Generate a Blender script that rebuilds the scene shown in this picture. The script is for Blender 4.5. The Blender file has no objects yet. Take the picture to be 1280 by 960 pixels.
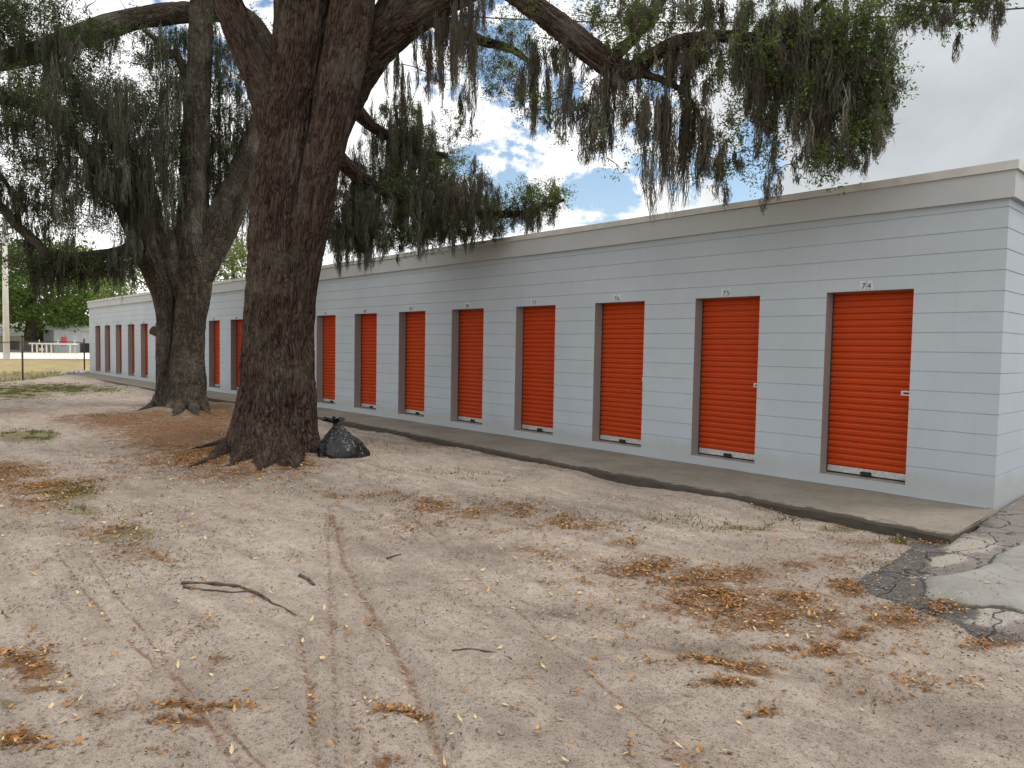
import bpy, bmesh, math, mathutils
import numpy as np
BT_TRUNK=[((-8.437,-3.619,-0.217),0.630),((-8.448,-3.602,0.171),0.594),((-8.455,-3.575,0.656),0.564),((-8.482,-3.551,1.382),0.527),((-8.490,-3.499,2.231),0.509),((-8.515,-3.464,3.079),0.509),((-8.475,-3.434,3.916),0.471),((-8.440,-3.326,4.883),0.434),((-8.358,-3.241,5.829),0.408),((-8.294,-3.186,6.646),0.407),((-8.154,-3.183,7.635),0.366),((-7.986,-3.212,8.791),0.312),((-7.981,-3.406,10.121),0.312),((-8.236,-3.881,11.497),0.222)]
BT_LIMBS=[]
_l=[((-8.486,-3.441,3.976),0.290),((-8.543,-3.531,4.623),0.288),((-8.618,-3.709,5.327),0.250),((-8.640,-3.989,5.904),0.234),((-8.740,-4.206,6.458),0.202),((-8.735,-4.455,7.038),0.182),((-8.743,-4.849,7.857),0.165),((-8.933,-5.446,8.612),0.107)]
BT_LIMBS.append(_l)
_l=[((-8.371,-3.183,2.733),0.220),((-8.364,-3.136,3.283),0.245),((-8.364,-3.007,4.030),0.270),((-8.300,-2.803,4.847),0.303),((-8.131,-2.572,5.494),0.309),((-7.756,-2.268,6.077),0.269),((-7.212,-1.943,6.460),0.228),((-6.477,-1.718,6.657),0.220),((-5.704,-1.771,6.541),0.185),((-4.845,-2.063,5.935),0.150),((-4.256,-2.050,5.430),0.139),((-3.673,-2.044,4.917),0.137),((-3.303,-1.957,4.627),0.142)]
BT_LIMBS.append(_l)
_l=[((-3.444,-2.028,4.742),0.107),((-3.192,-1.912,4.591),0.106),((-2.899,-1.804,4.729),0.082),((-2.553,-1.718,4.787),0.072),((-2.242,-1.602,4.770),0.062),((-1.909,-1.391,4.717),0.053),((-1.695,-1.226,4.773),0.045),((-1.466,-1.112,4.957),0.036),((-1.221,-0.972,5.230),0.028)]
BT_LIMBS.append(_l)
_l=[((-3.418,-1.922,4.791),0.072),((-3.276,-1.752,4.993),0.059),((-3.136,-1.580,5.249),0.050),((-3.092,-1.356,5.635),0.041),((-3.081,-1.161,6.103),0.032)]
BT_LIMBS.append(_l)
_l=[((-3.226,-1.871,4.638),0.067),((-2.916,-1.841,4.477),0.043),((-2.705,-1.768,4.357),0.034),((-2.511,-1.718,4.154),0.030),((-2.337,-1.700,3.831),0.021)]
BT_LIMBS.append(_l)
_l=[((-1.695,-1.226,4.773),0.037),((-1.525,-1.129,4.577),0.028),((-1.379,-1.066,4.279),0.024),((-1.269,-0.965,4.001),0.020),((-1.190,-0.900,3.723),0.016)]
BT_LIMBS.append(_l)
_l=[((-7.147,-1.872,6.462),0.156),((-7.227,-1.361,6.528),0.112),((-7.195,-0.737,6.459),0.084),((-6.991,-0.223,6.397),0.059),((-6.907,0.156,6.246),0.040)]
BT_LIMBS.append(_l)
_l=[((-8.377,-2.760,4.566),0.137),((-8.529,-2.205,4.282),0.117),((-8.424,-1.661,4.070),0.100),((-8.175,-1.103,3.921),0.095),((-7.713,-0.604,3.838),0.075),((-7.221,-0.222,3.749),0.061),((-6.744,0.157,3.821),0.040),((-6.437,0.505,3.989),0.027)]
BT_LIMBS.append(_l)
_l=[((-8.265,-2.579,5.379),0.137),((-8.508,-1.972,5.136),0.098),((-8.634,-1.376,5.025),0.082),((-8.599,-0.901,4.909),0.077),((-8.427,-0.418,4.901),0.050)]
BT_LIMBS.append(_l)
_l=[((-8.034,-2.626,5.336),0.220),((-7.892,-2.352,5.948),0.283),((-7.630,-2.096,6.545),0.306),((-7.349,-1.887,7.232),0.279),((-6.993,-1.742,7.965),0.214),((-6.621,-1.717,8.828),0.127)]
BT_LIMBS.append(_l)
_l=[((-8.403,-3.344,1.019),0.159),((-8.246,-3.332,1.871),0.193),((-8.059,-3.324,2.638),0.226),((-7.936,-3.249,3.456),0.259),((-7.858,-3.090,4.460),0.283),((-7.776,-2.932,5.405),0.307),((-7.664,-2.817,6.327),0.317),((-7.474,-2.753,7.417),0.266),((-7.221,-2.681,8.666),0.193)]
BT_LIMBS.append(_l)
_l=[((-4.042,-1.103,7.078),0.090),((-2.602,-1.089,6.033),0.062),((-1.792,-0.830,5.568),0.046),((-1.086,-0.528,5.220),0.032),((-0.570,-0.277,5.011),0.024),((-0.194,-0.016,4.986),0.016)]
BT_LIMBS.append(_l)
_l=[((-7.978,-3.016,7.286),0.259),((-6.805,-2.549,8.310),0.189),((-5.521,-1.896,8.203),0.137),((-4.044,-1.102,7.128),0.100),((-2.641,-1.073,6.833),0.053)]
BT_LIMBS.append(_l)
_l=[((-7.907,-3.367,9.556),0.193),((-7.789,-4.396,9.952),0.125),((-7.752,-5.567,9.594),0.077)]
BT_LIMBS.append(_l)
ST_TRUNK=[((-16.680,-2.244,-0.204),0.478),((-16.676,-2.205,0.274),0.438),((-16.688,-2.160,1.070),0.408),((-16.699,-2.115,1.866),0.388),((-16.693,-2.057,2.563),0.398),((-16.708,-2.030,3.160),0.438),((-16.755,-2.031,3.856),0.458),((-16.767,-1.986,4.652),0.378),((-16.806,-1.949,5.746),0.338),((-16.724,-1.915,7.009),0.307),((-16.645,-1.880,8.355),0.285),((-16.567,-1.846,9.686),0.274),((-16.401,-1.842,11.333),0.232),((-16.192,-1.779,13.133),0.172),((-16.162,-1.915,14.884),0.113)]
ST_LIMBS=[]
_l=[((-17.031,-2.625,-0.173),0.229),((-17.048,-2.598,0.463),0.209),((-16.980,-2.614,1.260),0.208),((-16.984,-2.572,1.894),0.208),((-16.949,-2.635,2.539),0.236),((-16.882,-2.817,3.107),0.282),((-16.758,-3.081,3.744),0.316),((-16.679,-3.395,4.356),0.263),((-16.611,-3.729,4.852),0.194),((-16.457,-4.121,5.304),0.162),((-16.354,-4.562,5.851),0.158),((-16.236,-5.000,6.211),0.163),((-16.116,-5.449,6.380),0.159),((-16.024,-5.941,6.401),0.146),((-14.695,-6.889,6.020),0.145),((-14.165,-7.772,6.320),0.080)]
ST_LIMBS.append(_l)
_l=[((-16.709,-2.111,2.065),0.179),((-16.771,-2.202,2.755),0.298),((-16.869,-2.413,3.375),0.375),((-16.883,-2.757,3.944),0.389),((-17.084,-3.074,4.638),0.329),((-17.031,-3.260,5.363),0.249),((-17.076,-3.555,6.067),0.189),((-16.927,-4.084,6.748),0.147),((-16.813,-4.656,7.377),0.107),((-16.778,-5.330,7.782),0.069)]
ST_LIMBS.append(_l)
_l=[((-16.717,-2.031,2.268),0.200),((-16.675,-1.926,3.067),0.339),((-16.585,-1.703,3.776),0.400),((-16.435,-1.320,4.742),0.403),((-16.333,-0.995,5.636),0.344),((-16.131,-0.708,6.552),0.304),((-15.948,-0.434,7.569),0.273),((-15.820,-0.220,8.585),0.243),((-15.628,-0.225,9.708),0.200),((-15.536,-0.313,11.198),0.158),((-15.466,-0.552,12.975),0.097)]
ST_LIMBS.append(_l)
_l=[((-15.968,-0.216,8.826),0.204),((-16.395,-0.764,9.743),0.202),((-17.079,-1.351,9.916),0.224),((-17.347,-2.101,9.742),0.240),((-17.506,-2.891,9.426),0.245),((-17.634,-3.654,9.020),0.258),((-17.669,-4.318,8.570),0.262),((-17.681,-4.957,8.116),0.237),((-17.790,-5.700,7.707),0.214),((-17.920,-6.612,7.321),0.155),((-18.078,-7.523,7.362),0.083)]
ST_LIMBS.append(_l)
_l=[((-16.639,-3.235,3.904),0.189),((-16.525,-3.576,3.633),0.139),((-16.420,-4.066,3.464),0.118),((-16.382,-4.628,3.334),0.115),((-16.387,-5.081,3.290),0.113),((-16.398,-5.369,3.586),0.103),((-16.439,-5.687,3.907),0.093),((-16.464,-5.984,4.268),0.092),((-16.570,-6.372,4.600),0.074),((-16.641,-6.882,4.768),0.048)]
ST_LIMBS.append(_l)
_l=[((-16.403,-5.650,3.874),0.059),((-16.511,-5.726,4.446),0.051),((-16.557,-5.895,4.842),0.042),((-16.736,-6.211,5.229),0.033)]
ST_LIMBS.append(_l)
_l=[((-16.938,-1.956,7.634),0.119),((-16.799,-2.337,8.462),0.097),((-16.850,-2.542,8.457),0.087),((-16.953,-2.781,8.758),0.067),((-17.049,-3.020,8.940),0.048)]
ST_LIMBS.append(_l)
_l=[((-16.867,-2.744,3.886),0.195),((-17.130,-2.847,4.385),0.157),((-17.288,-2.689,4.855),0.119),((-17.633,-2.883,5.326),0.090),((-17.907,-2.989,5.943),0.060)]
ST_LIMBS.append(_l)
BT_LEAF=[((-6.850,-0.355,6.533),0.413,0.542,0.500,39),((-5.113,-1.688,4.938),0.317,0.423,0.600,21),((-4.209,-1.928,4.366),0.581,0.435,0.500,18),((-4.466,-1.835,5.419),0.396,0.446,0.500,15),((-3.670,-1.712,5.350),0.654,0.327,0.600,45),((-3.083,-1.850,4.820),0.615,0.527,0.500,39),((-2.685,-1.689,5.128),0.685,0.257,0.500,45),((-2.244,-1.568,4.250),0.584,0.501,0.500,39),((-1.871,-1.287,4.551),0.659,0.412,0.500,60),((-1.289,-0.941,4.641),0.481,0.400,0.400,75),((-1.050,-0.714,4.167),0.272,0.481,0.300,60),((-1.204,-0.854,4.564),0.320,0.481,0.300,30),((-1.190,-0.900,3.723),0.320,0.320,0.300,39),((-1.312,-1.053,3.440),0.176,0.192,0.300,18),((-2.377,-1.468,3.552),0.428,0.214,0.400,18),((-1.931,-1.274,3.591),0.375,0.292,0.400,15),((-1.681,-1.114,4.062),0.412,0.412,0.400,33),((-3.099,-1.788,3.885),0.534,0.445,0.500,18),((-0.927,-0.520,4.987),0.320,0.080,0.300,18),((-0.566,-0.279,4.916),0.395,0.111,0.300,24),((-0.245,-0.074,4.953),0.171,0.062,0.200,9),((-2.598,-1.090,5.945),1.780,0.445,0.900,56),((-1.257,-0.536,5.638),0.823,0.329,0.600,32),((-4.843,-1.360,7.416),1.568,0.627,1.000,40),((-8.636,-1.603,3.976),0.679,0.679,0.600,110),((-8.157,-0.613,4.265),0.765,0.556,0.600,110),((-8.856,-1.152,5.322),0.561,0.561,0.600,62),((-7.534,-0.571,3.646),0.740,0.377,0.400,120),((-6.794,0.109,3.913),0.534,0.347,0.300,96),((-6.487,0.458,4.095),0.214,0.240,0.200,15),((-8.969,-2.017,3.289),0.475,0.299,0.400,48),((-8.332,-1.314,3.374),0.746,0.244,0.400,81),((-8.438,-0.413,5.114),0.570,0.570,0.500,52),((-7.878,-1.191,6.400),0.525,0.656,0.600,24),((-7.189,-0.740,6.330),0.516,0.516,0.500,27),((-7.147,-0.425,5.960),0.328,0.394,0.400,21),((-9.097,-2.102,4.032),0.339,0.543,0.400,33),((-7.725,-3.038,9.299),1.948,1.375,2.400,210),((-8.363,-5.680,9.065),2.002,0.801,1.200,40),((-5.631,-1.816,8.913),1.495,0.748,1.600,100)]  # last blobs: unseen crown overhead, added dense to shade trunk and ground
ST_LEAF=[((-17.038,-5.137,8.223),1.318,0.879,0.900,247),((-17.102,-5.635,8.463),0.690,0.517,0.600,54),((-15.486,-5.687,5.894),0.881,0.881,0.800,156),((-16.821,-4.106,6.898),1.095,0.821,0.900,175),((-16.684,-4.836,7.037),0.703,0.703,0.700,81),((-17.056,-3.211,6.414),1.148,1.148,0.900,204),((-16.639,-4.321,5.299),1.261,0.721,0.800,78),((-18.305,-2.396,7.857),0.869,1.035,0.500,75),((-17.111,-2.755,5.365),0.881,1.175,0.700,90),((-16.865,-1.091,8.231),0.819,1.228,0.800,85),((-16.914,-1.279,6.387),0.819,1.228,0.700,117),((-18.151,-1.849,8.981),1.046,0.837,0.500,60),((-17.898,-2.206,4.351),0.414,0.517,0.300,21),((-17.286,-3.311,8.513),1.339,0.478,0.900,45),((-16.514,-0.921,9.376),0.810,0.810,0.800,36),((-17.563,-4.941,4.528),1.009,0.642,2.000,54),((-19.227,-3.780,4.709),0.823,0.823,1.500,39),((-17.250,-5.289,5.230),0.801,0.623,1.500,39),((-16.256,-4.655,3.095),0.879,0.246,0.400,54),((-16.549,-5.424,3.047),0.690,0.345,0.500,27),((-16.337,-3.842,3.263),0.401,0.255,0.300,24),((-18.146,-5.633,3.779),0.459,0.642,0.800,21),((-16.658,-3.501,4.617),0.561,0.748,0.600,36),((-16.641,-6.718,7.026),0.968,0.806,1.000,50),((-14.769,-7.545,6.286),0.561,0.701,0.600,40),((-16.728,-6.683,4.735),0.654,0.491,0.500,24),((-18.126,-7.260,7.615),0.676,0.676,0.600,24),((-16.523,-1.890,12.491),3.290,1.742,2.200,170),((-16.413,-4.780,9.861),2.069,1.035,1.200,48),((-15.752,-0.215,11.707),1.602,1.602,1.200,24)]  # top blobs at the end are out of view, thickened to darken below
BT_MOSS=[((-4.543,-2.085,5.175),0.976,0.119),((-4.527,-2.071,5.127),1.007,0.145),((-4.459,-2.000,5.079),0.822,0.106),((-4.712,-2.136,4.967),0.395,0.094),((-4.186,-1.991,5.193),0.462,0.090),((-4.250,-2.072,5.038),0.221,0.077),((-3.978,-2.098,4.660),0.530,0.076),((-3.851,-2.120,4.495),0.776,0.112),((-3.802,-2.065,4.514),0.582,0.112),((-3.682,-2.086,4.461),0.718,0.123),((-3.557,-2.112,4.264),0.587,0.109),((-3.511,-2.039,4.581),0.757,0.109),((-3.396,-2.055,4.678),0.701,0.108),((-3.350,-2.001,4.723),0.794,0.120),((-3.253,-1.977,4.616),0.650,0.143),((-3.209,-1.932,4.573),0.557,0.119),((-3.357,-2.044,4.234),0.514,0.084),((-3.434,-2.138,4.098),0.392,0.072),((-3.570,-2.152,3.904),0.378,0.097),((-2.978,-1.922,4.302),0.820,0.094),((-2.859,-1.948,4.182),0.809,0.116),((-2.801,-1.885,4.183),0.989,0.116),((-2.747,-1.829,4.142),0.899,0.127),((-2.638,-1.855,4.193),0.932,0.114),((-2.589,-1.789,4.364),1.154,0.103),((-2.513,-1.718,4.197),1.021,0.103),((-2.477,-1.681,4.155),0.888,0.114),((-2.354,-1.710,3.955),0.832,0.101),((-2.303,-1.663,3.831),0.701,0.101),((-2.253,-1.624,3.624),0.526,0.090),((-2.212,-1.582,3.584),0.482,0.079),((-2.178,-1.553,3.459),0.307,0.068),((-2.792,-1.906,3.755),0.675,0.093),((-3.014,-1.977,4.084),0.547,0.070),((-2.180,-1.459,4.794),0.526,0.090),((-2.071,-1.497,4.669),0.778,0.089),((-1.986,-1.407,4.630),0.735,0.100),((-1.930,-1.346,4.632),0.951,0.100),((-1.882,-1.299,4.551),1.037,0.100),((-1.819,-1.241,4.388),0.778,0.089),((-1.755,-1.184,4.225),0.735,0.089),((-1.973,-1.429,4.137),0.303,0.078),((-1.817,-1.276,3.894),0.475,0.067),((-1.686,-1.230,4.595),0.682,0.110),((-1.674,-1.194,4.920),0.938,0.143),((-1.627,-1.147,4.840),1.023,0.132),((-1.589,-1.097,4.963),1.108,0.132),((-1.513,-1.093,4.900),1.270,0.120),((-1.457,-1.043,4.740),1.016,0.142),((-1.383,-1.024,4.919),0.925,0.162),((-1.331,-0.964,4.961),1.009,0.151),((-1.273,-0.906,4.882),0.841,0.151),((-1.234,-0.866,4.843),0.589,0.130),((-1.331,-1.005,4.400),0.925,0.162),((-1.271,-0.948,4.282),0.841,0.162),((-1.215,-0.890,4.243),0.505,0.151),((-1.509,-1.136,4.255),0.677,0.109),((-1.447,-1.160,3.997),0.631,0.108),((-1.405,-1.121,3.918),0.673,0.130),((-1.347,-1.063,3.839),0.605,0.141),((-1.300,-1.017,3.760),0.463,0.130),((-1.138,-0.799,4.325),0.420,0.130),((-1.080,-0.742,4.247),0.378,0.130),((-0.934,-0.558,4.571),0.505,0.086),((-1.003,-0.611,4.889),0.589,0.097),((-0.881,-0.523,4.252),0.294,0.086),((-0.934,-0.599,4.010),0.185,0.065),((-1.079,-0.775,3.766),0.210,0.054),((-1.157,-0.873,3.604),0.210,0.054),((-1.104,-0.813,3.621),0.252,0.032),((-1.564,-1.181,3.437),0.256,0.077),((-1.697,-1.333,3.352),0.171,0.033),((-1.808,-1.313,3.252),0.156,0.033),((-0.624,-0.335,5.009),0.290,0.053),((-0.570,-0.277,5.011),0.456,0.043),((-0.237,-0.061,5.008),0.286,0.105),((-0.158,0.025,5.010),0.368,0.084),((-0.195,-0.015,5.009),0.245,0.074),((-3.235,-1.823,5.438),0.374,0.144),((-3.172,-1.758,5.395),0.514,0.144),((-3.103,-1.678,5.442),0.467,0.144),((-2.573,-1.710,5.209),0.399,0.137),((-2.505,-1.635,5.211),0.533,0.114),((-2.461,-1.584,5.255),0.488,0.114),((-2.319,-1.580,5.208),0.438,0.135),((-2.817,-1.679,5.217),0.273,0.105),((-2.260,-1.519,5.167),0.526,0.101),((-2.067,-1.457,5.163),0.519,0.122),((-1.956,-1.335,5.166),0.519,0.133),((-7.146,-1.872,6.438),0.757,0.146),((-6.983,-1.843,6.418),1.125,0.145),((-6.807,-1.798,6.433),1.238,0.159),((-6.737,-1.731,6.317),1.176,0.159),((-6.595,-1.722,6.332),1.104,0.173),((-6.449,-1.694,6.577),0.972,0.172),((-6.214,-1.736,6.538),1.310,0.153),((-6.088,-1.750,6.489),1.416,0.152),((-5.941,-1.741,6.442),0.584,0.120),((-6.282,-1.700,6.015),0.902,0.124),((-6.878,-1.362,5.342),0.642,0.132),((-7.145,-1.637,5.579),0.321,0.116),((-6.834,-1.305,5.465),0.385,0.099),((-5.782,-1.727,6.284),0.463,0.089),((-7.606,-2.106,6.057),0.771,0.132),((-7.684,-1.906,5.893),0.654,0.135),((-2.056,-1.588,4.799),0.476,0.082),((-2.573,-1.590,4.830),0.331,0.066),((-2.474,-1.537,4.899),0.469,0.143),((-2.039,-1.567,4.769),0.468,0.113),((-2.506,-1.706,4.836),0.621,0.067),((-2.038,-1.593,4.744),0.604,0.128),((-2.207,-1.668,4.743),0.475,0.095),((-2.473,-1.665,4.741),0.422,0.074),((-2.676,-1.822,4.807),0.395,0.088),((-2.655,-1.716,4.863),0.398,0.063),((-1.936,-1.256,4.735),0.433,0.137),((-2.038,-1.195,4.859),0.394,0.122),((-2.290,-1.813,4.781),0.376,0.110),((-2.314,-1.786,4.808),0.431,0.124),((-2.566,-1.818,4.747),0.443,0.119),((-1.835,-1.289,4.776),0.550,0.124),((-1.727,-1.270,4.785),0.716,0.114),((-1.591,-1.153,4.720),0.715,0.066),((-1.878,-1.205,4.837),1.004,0.096),((-1.569,-1.291,4.594),0.582,0.100),((-1.565,-1.195,4.744),0.577,0.111),((-1.779,-1.424,4.681),0.561,0.140),((-1.705,-1.314,4.688),0.510,0.082),((-1.578,-1.025,4.776),0.763,0.106),((-1.647,-1.133,4.767),0.921,0.101),((-1.214,-1.152,4.642),0.748,0.110),((-1.133,-1.051,4.465),0.515,0.072),((-1.222,-0.968,4.359),0.861,0.085),((-1.392,-1.142,4.439),0.811,0.131),((-1.389,-0.821,4.762),0.853,0.078),((-1.445,-1.121,4.563),0.690,0.083),((-1.306,-0.765,4.603),0.701,0.097),((-1.184,-0.694,4.581),0.677,0.106),((-1.379,-1.196,4.542),0.659,0.105),((-1.481,-1.003,4.664),0.524,0.137),((-1.109,-1.022,4.522),0.628,0.077),((-1.224,-0.762,4.584),0.864,0.072),((-1.282,-0.943,4.500),0.518,0.111),((-1.488,-0.905,4.680),0.572,0.099),((-2.840,-1.698,4.689),0.343,0.080),((-2.603,-1.633,4.677),0.368,0.077),((-2.953,-1.418,4.885),0.402,0.118),((-2.756,-1.731,4.799),0.437,0.140),((-2.885,-1.552,4.914),0.496,0.092),((-3.056,-1.831,4.820),0.487,0.134),((-3.159,-1.989,4.721),0.379,0.139),((-3.017,-1.946,4.719),0.289,0.087),((-2.678,-1.619,4.734),0.392,0.065),((-2.776,-1.747,4.784),0.373,0.142),((-3.986,-2.182,4.942),0.199,0.057),((-3.847,-2.035,5.031),0.311,0.070),((-3.664,-1.985,4.957),0.318,0.065),((-3.745,-2.061,5.026),0.238,0.075),((-3.883,-2.218,4.897),0.382,0.075),((-3.610,-1.881,4.941),0.421,0.087),((-3.862,-2.226,4.979),0.385,0.070),((-1.823,-1.042,4.890),0.948,0.072),((-2.036,-1.442,4.787),0.900,0.071),((-1.939,-1.175,4.800),0.885,0.093),((-1.602,-1.159,4.743),0.916,0.112),((-1.847,-1.501,4.749),0.664,0.061),((-1.896,-1.101,4.827),0.896,0.081),((-1.895,-1.102,4.855),0.554,0.137),((-1.686,-1.016,4.811),0.619,0.082),((-1.832,-1.188,4.734),0.680,0.106),((-1.830,-1.481,4.655),0.926,0.105),((-1.772,-1.301,4.819),0.721,0.111),((-1.866,-1.460,4.685),0.539,0.105),((-8.956,-1.733,3.757),0.845,0.162),((-8.543,-1.381,4.278),0.959,0.175),((-8.945,-1.890,4.326),0.895,0.205),((-8.705,-1.889,4.354),0.612,0.276),((-8.502,-2.000,4.018),0.656,0.205),((-9.193,-1.657,4.050),0.604,0.256),((-8.648,-1.554,4.435),0.537,0.177),((-9.023,-2.067,3.915),0.920,0.265),((-8.578,-1.904,3.685),0.984,0.139),((-8.806,-2.113,4.588),1.025,0.122),((-9.077,-2.057,4.052),0.944,0.211),((-8.572,-1.917,3.760),0.814,0.268),((-8.438,-1.777,3.965),0.670,0.190),((-8.651,-2.058,4.627),0.489,0.260),((-9.067,-1.806,3.921),0.752,0.158),((-8.503,-1.844,4.396),0.579,0.200),((-8.725,-1.322,4.491),0.993,0.191),((-9.136,-1.943,4.035),0.565,0.128),((-8.959,-1.500,3.807),0.842,0.219),((-8.594,-1.959,4.127),0.610,0.190),((-8.681,-1.985,3.744),0.701,0.173),((-9.397,-2.078,4.391),0.606,0.262),((-8.622,-1.292,4.599),0.771,0.139),((-8.183,-0.374,4.480),0.755,0.200),((-8.339,-0.612,4.422),1.078,0.234),((-8.025,-1.375,4.275),0.752,0.217),((-8.375,-1.743,4.185),0.456,0.125),((-8.245,-1.384,4.741),0.520,0.253),((-8.992,-1.259,4.542),0.522,0.205),((-8.427,-1.377,3.938),0.719,0.273),((-8.149,-1.030,4.463),0.645,0.144),((-8.524,-1.200,4.212),0.706,0.234),((-8.206,-1.052,3.882),0.886,0.190),((-8.411,-0.571,3.998),0.685,0.175),((-8.433,-1.051,4.144),0.685,0.208),((-8.538,-1.399,4.065),0.444,0.272),((-8.525,-1.385,4.216),0.607,0.253),((-7.720,-1.036,4.087),0.720,0.175),((-8.144,-0.886,4.489),0.902,0.191),((-8.248,-1.106,4.397),0.743,0.195),((-8.092,-1.081,4.313),0.738,0.193),((-8.276,-0.653,4.192),0.885,0.261),((-8.062,-0.703,4.369),0.751,0.256),((-8.224,-0.859,4.799),0.480,0.283),((-7.609,-0.799,4.188),0.729,0.277),((-7.479,-0.796,4.063),0.665,0.219),((-7.190,-0.624,4.263),0.727,0.244),((-7.779,-0.324,3.873),0.377,0.145),((-7.263,-0.677,4.208),0.485,0.123),((-7.483,-0.082,4.164),0.626,0.146),((-8.033,-0.720,4.141),0.647,0.156),((-7.739,-0.824,3.978),0.406,0.160),((-7.546,-0.650,4.322),0.587,0.239),((-7.263,-0.286,4.093),0.752,0.126),((-7.441,-0.926,4.229),0.386,0.196),((-7.637,-0.122,4.113),0.441,0.206),((-7.477,-0.471,3.796),0.502,0.254),((-7.753,-0.284,4.501),0.729,0.147),((-7.095,-0.511,3.867),0.364,0.164),((-7.646,-0.771,4.225),0.589,0.154),((-8.960,-0.656,5.707),0.902,0.276),((-8.743,-1.333,5.104),0.719,0.162),((-8.689,-1.296,5.729),0.640,0.163),((-8.682,-1.014,5.633),0.902,0.188),((-8.823,-1.473,5.438),0.924,0.268),((-8.512,-1.598,5.101),0.709,0.137),((-8.699,-0.701,5.119),1.036,0.246),((-8.690,-1.082,5.011),0.927,0.290),((-9.047,-0.924,5.327),0.624,0.280),((-8.714,-0.872,4.957),0.618,0.290),((-8.822,-1.613,5.153),0.699,0.297),((-8.837,-1.211,4.824),0.926,0.230),((-8.766,-1.041,5.211),1.166,0.264),((-8.516,-1.661,5.235),0.649,0.231),((-8.511,-1.000,5.227),0.923,0.302),((-8.851,-1.369,4.773),0.756,0.221),((-8.548,-1.150,5.210),0.583,0.276),((-8.800,-1.376,5.591),0.866,0.288),((-8.620,-1.924,3.501),0.361,0.201),((-9.306,-2.180,3.582),0.662,0.279),((-8.465,-2.131,3.897),0.474,0.169),((-8.896,-2.165,3.640),0.426,0.185),((-9.052,-1.946,3.941),0.612,0.125),((-8.638,-2.207,3.662),0.466,0.216),((-9.024,-1.834,4.038),0.642,0.223),((-8.374,-1.963,3.746),0.458,0.217),((-8.647,-2.113,3.679),0.447,0.208),((-9.276,-2.085,3.624),0.602,0.207),((-9.375,-2.076,3.934),0.369,0.234),((-8.811,-1.843,3.472),0.635,0.134),((-8.936,-2.142,3.483),0.703,0.211),((-8.617,-2.143,3.826),0.390,0.270),((-8.662,-1.834,3.870),0.518,0.139),((-8.794,-2.498,3.682),0.685,0.154),((-6.937,0.189,3.905),0.418,0.168),((-7.029,-0.029,3.851),0.338,0.120),((-6.869,0.274,3.822),0.408,0.137),((-6.713,-0.059,3.886),0.341,0.093),((-6.770,-0.059,3.854),0.219,0.114),((-6.944,-0.039,3.932),0.261,0.131),((-7.422,-0.827,3.876),0.604,0.135),((-7.774,-0.977,3.879),0.365,0.203),((-7.848,-0.768,3.632),0.565,0.163),((-7.624,-0.972,3.552),0.458,0.192),((-8.107,-1.160,3.746),0.576,0.142),((-8.032,-1.432,3.616),0.529,0.206),((-7.537,-0.641,3.676),0.611,0.132),((-7.895,-0.974,3.747),0.529,0.194),((-7.896,-0.566,3.967),0.430,0.279),((-7.813,-1.054,3.812),0.527,0.119),((-8.213,-1.176,3.727),0.580,0.211),((-8.397,-1.204,3.746),0.413,0.268),((-7.680,-0.341,3.934),0.586,0.170),((-7.610,-0.893,3.870),0.376,0.272)]
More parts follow.
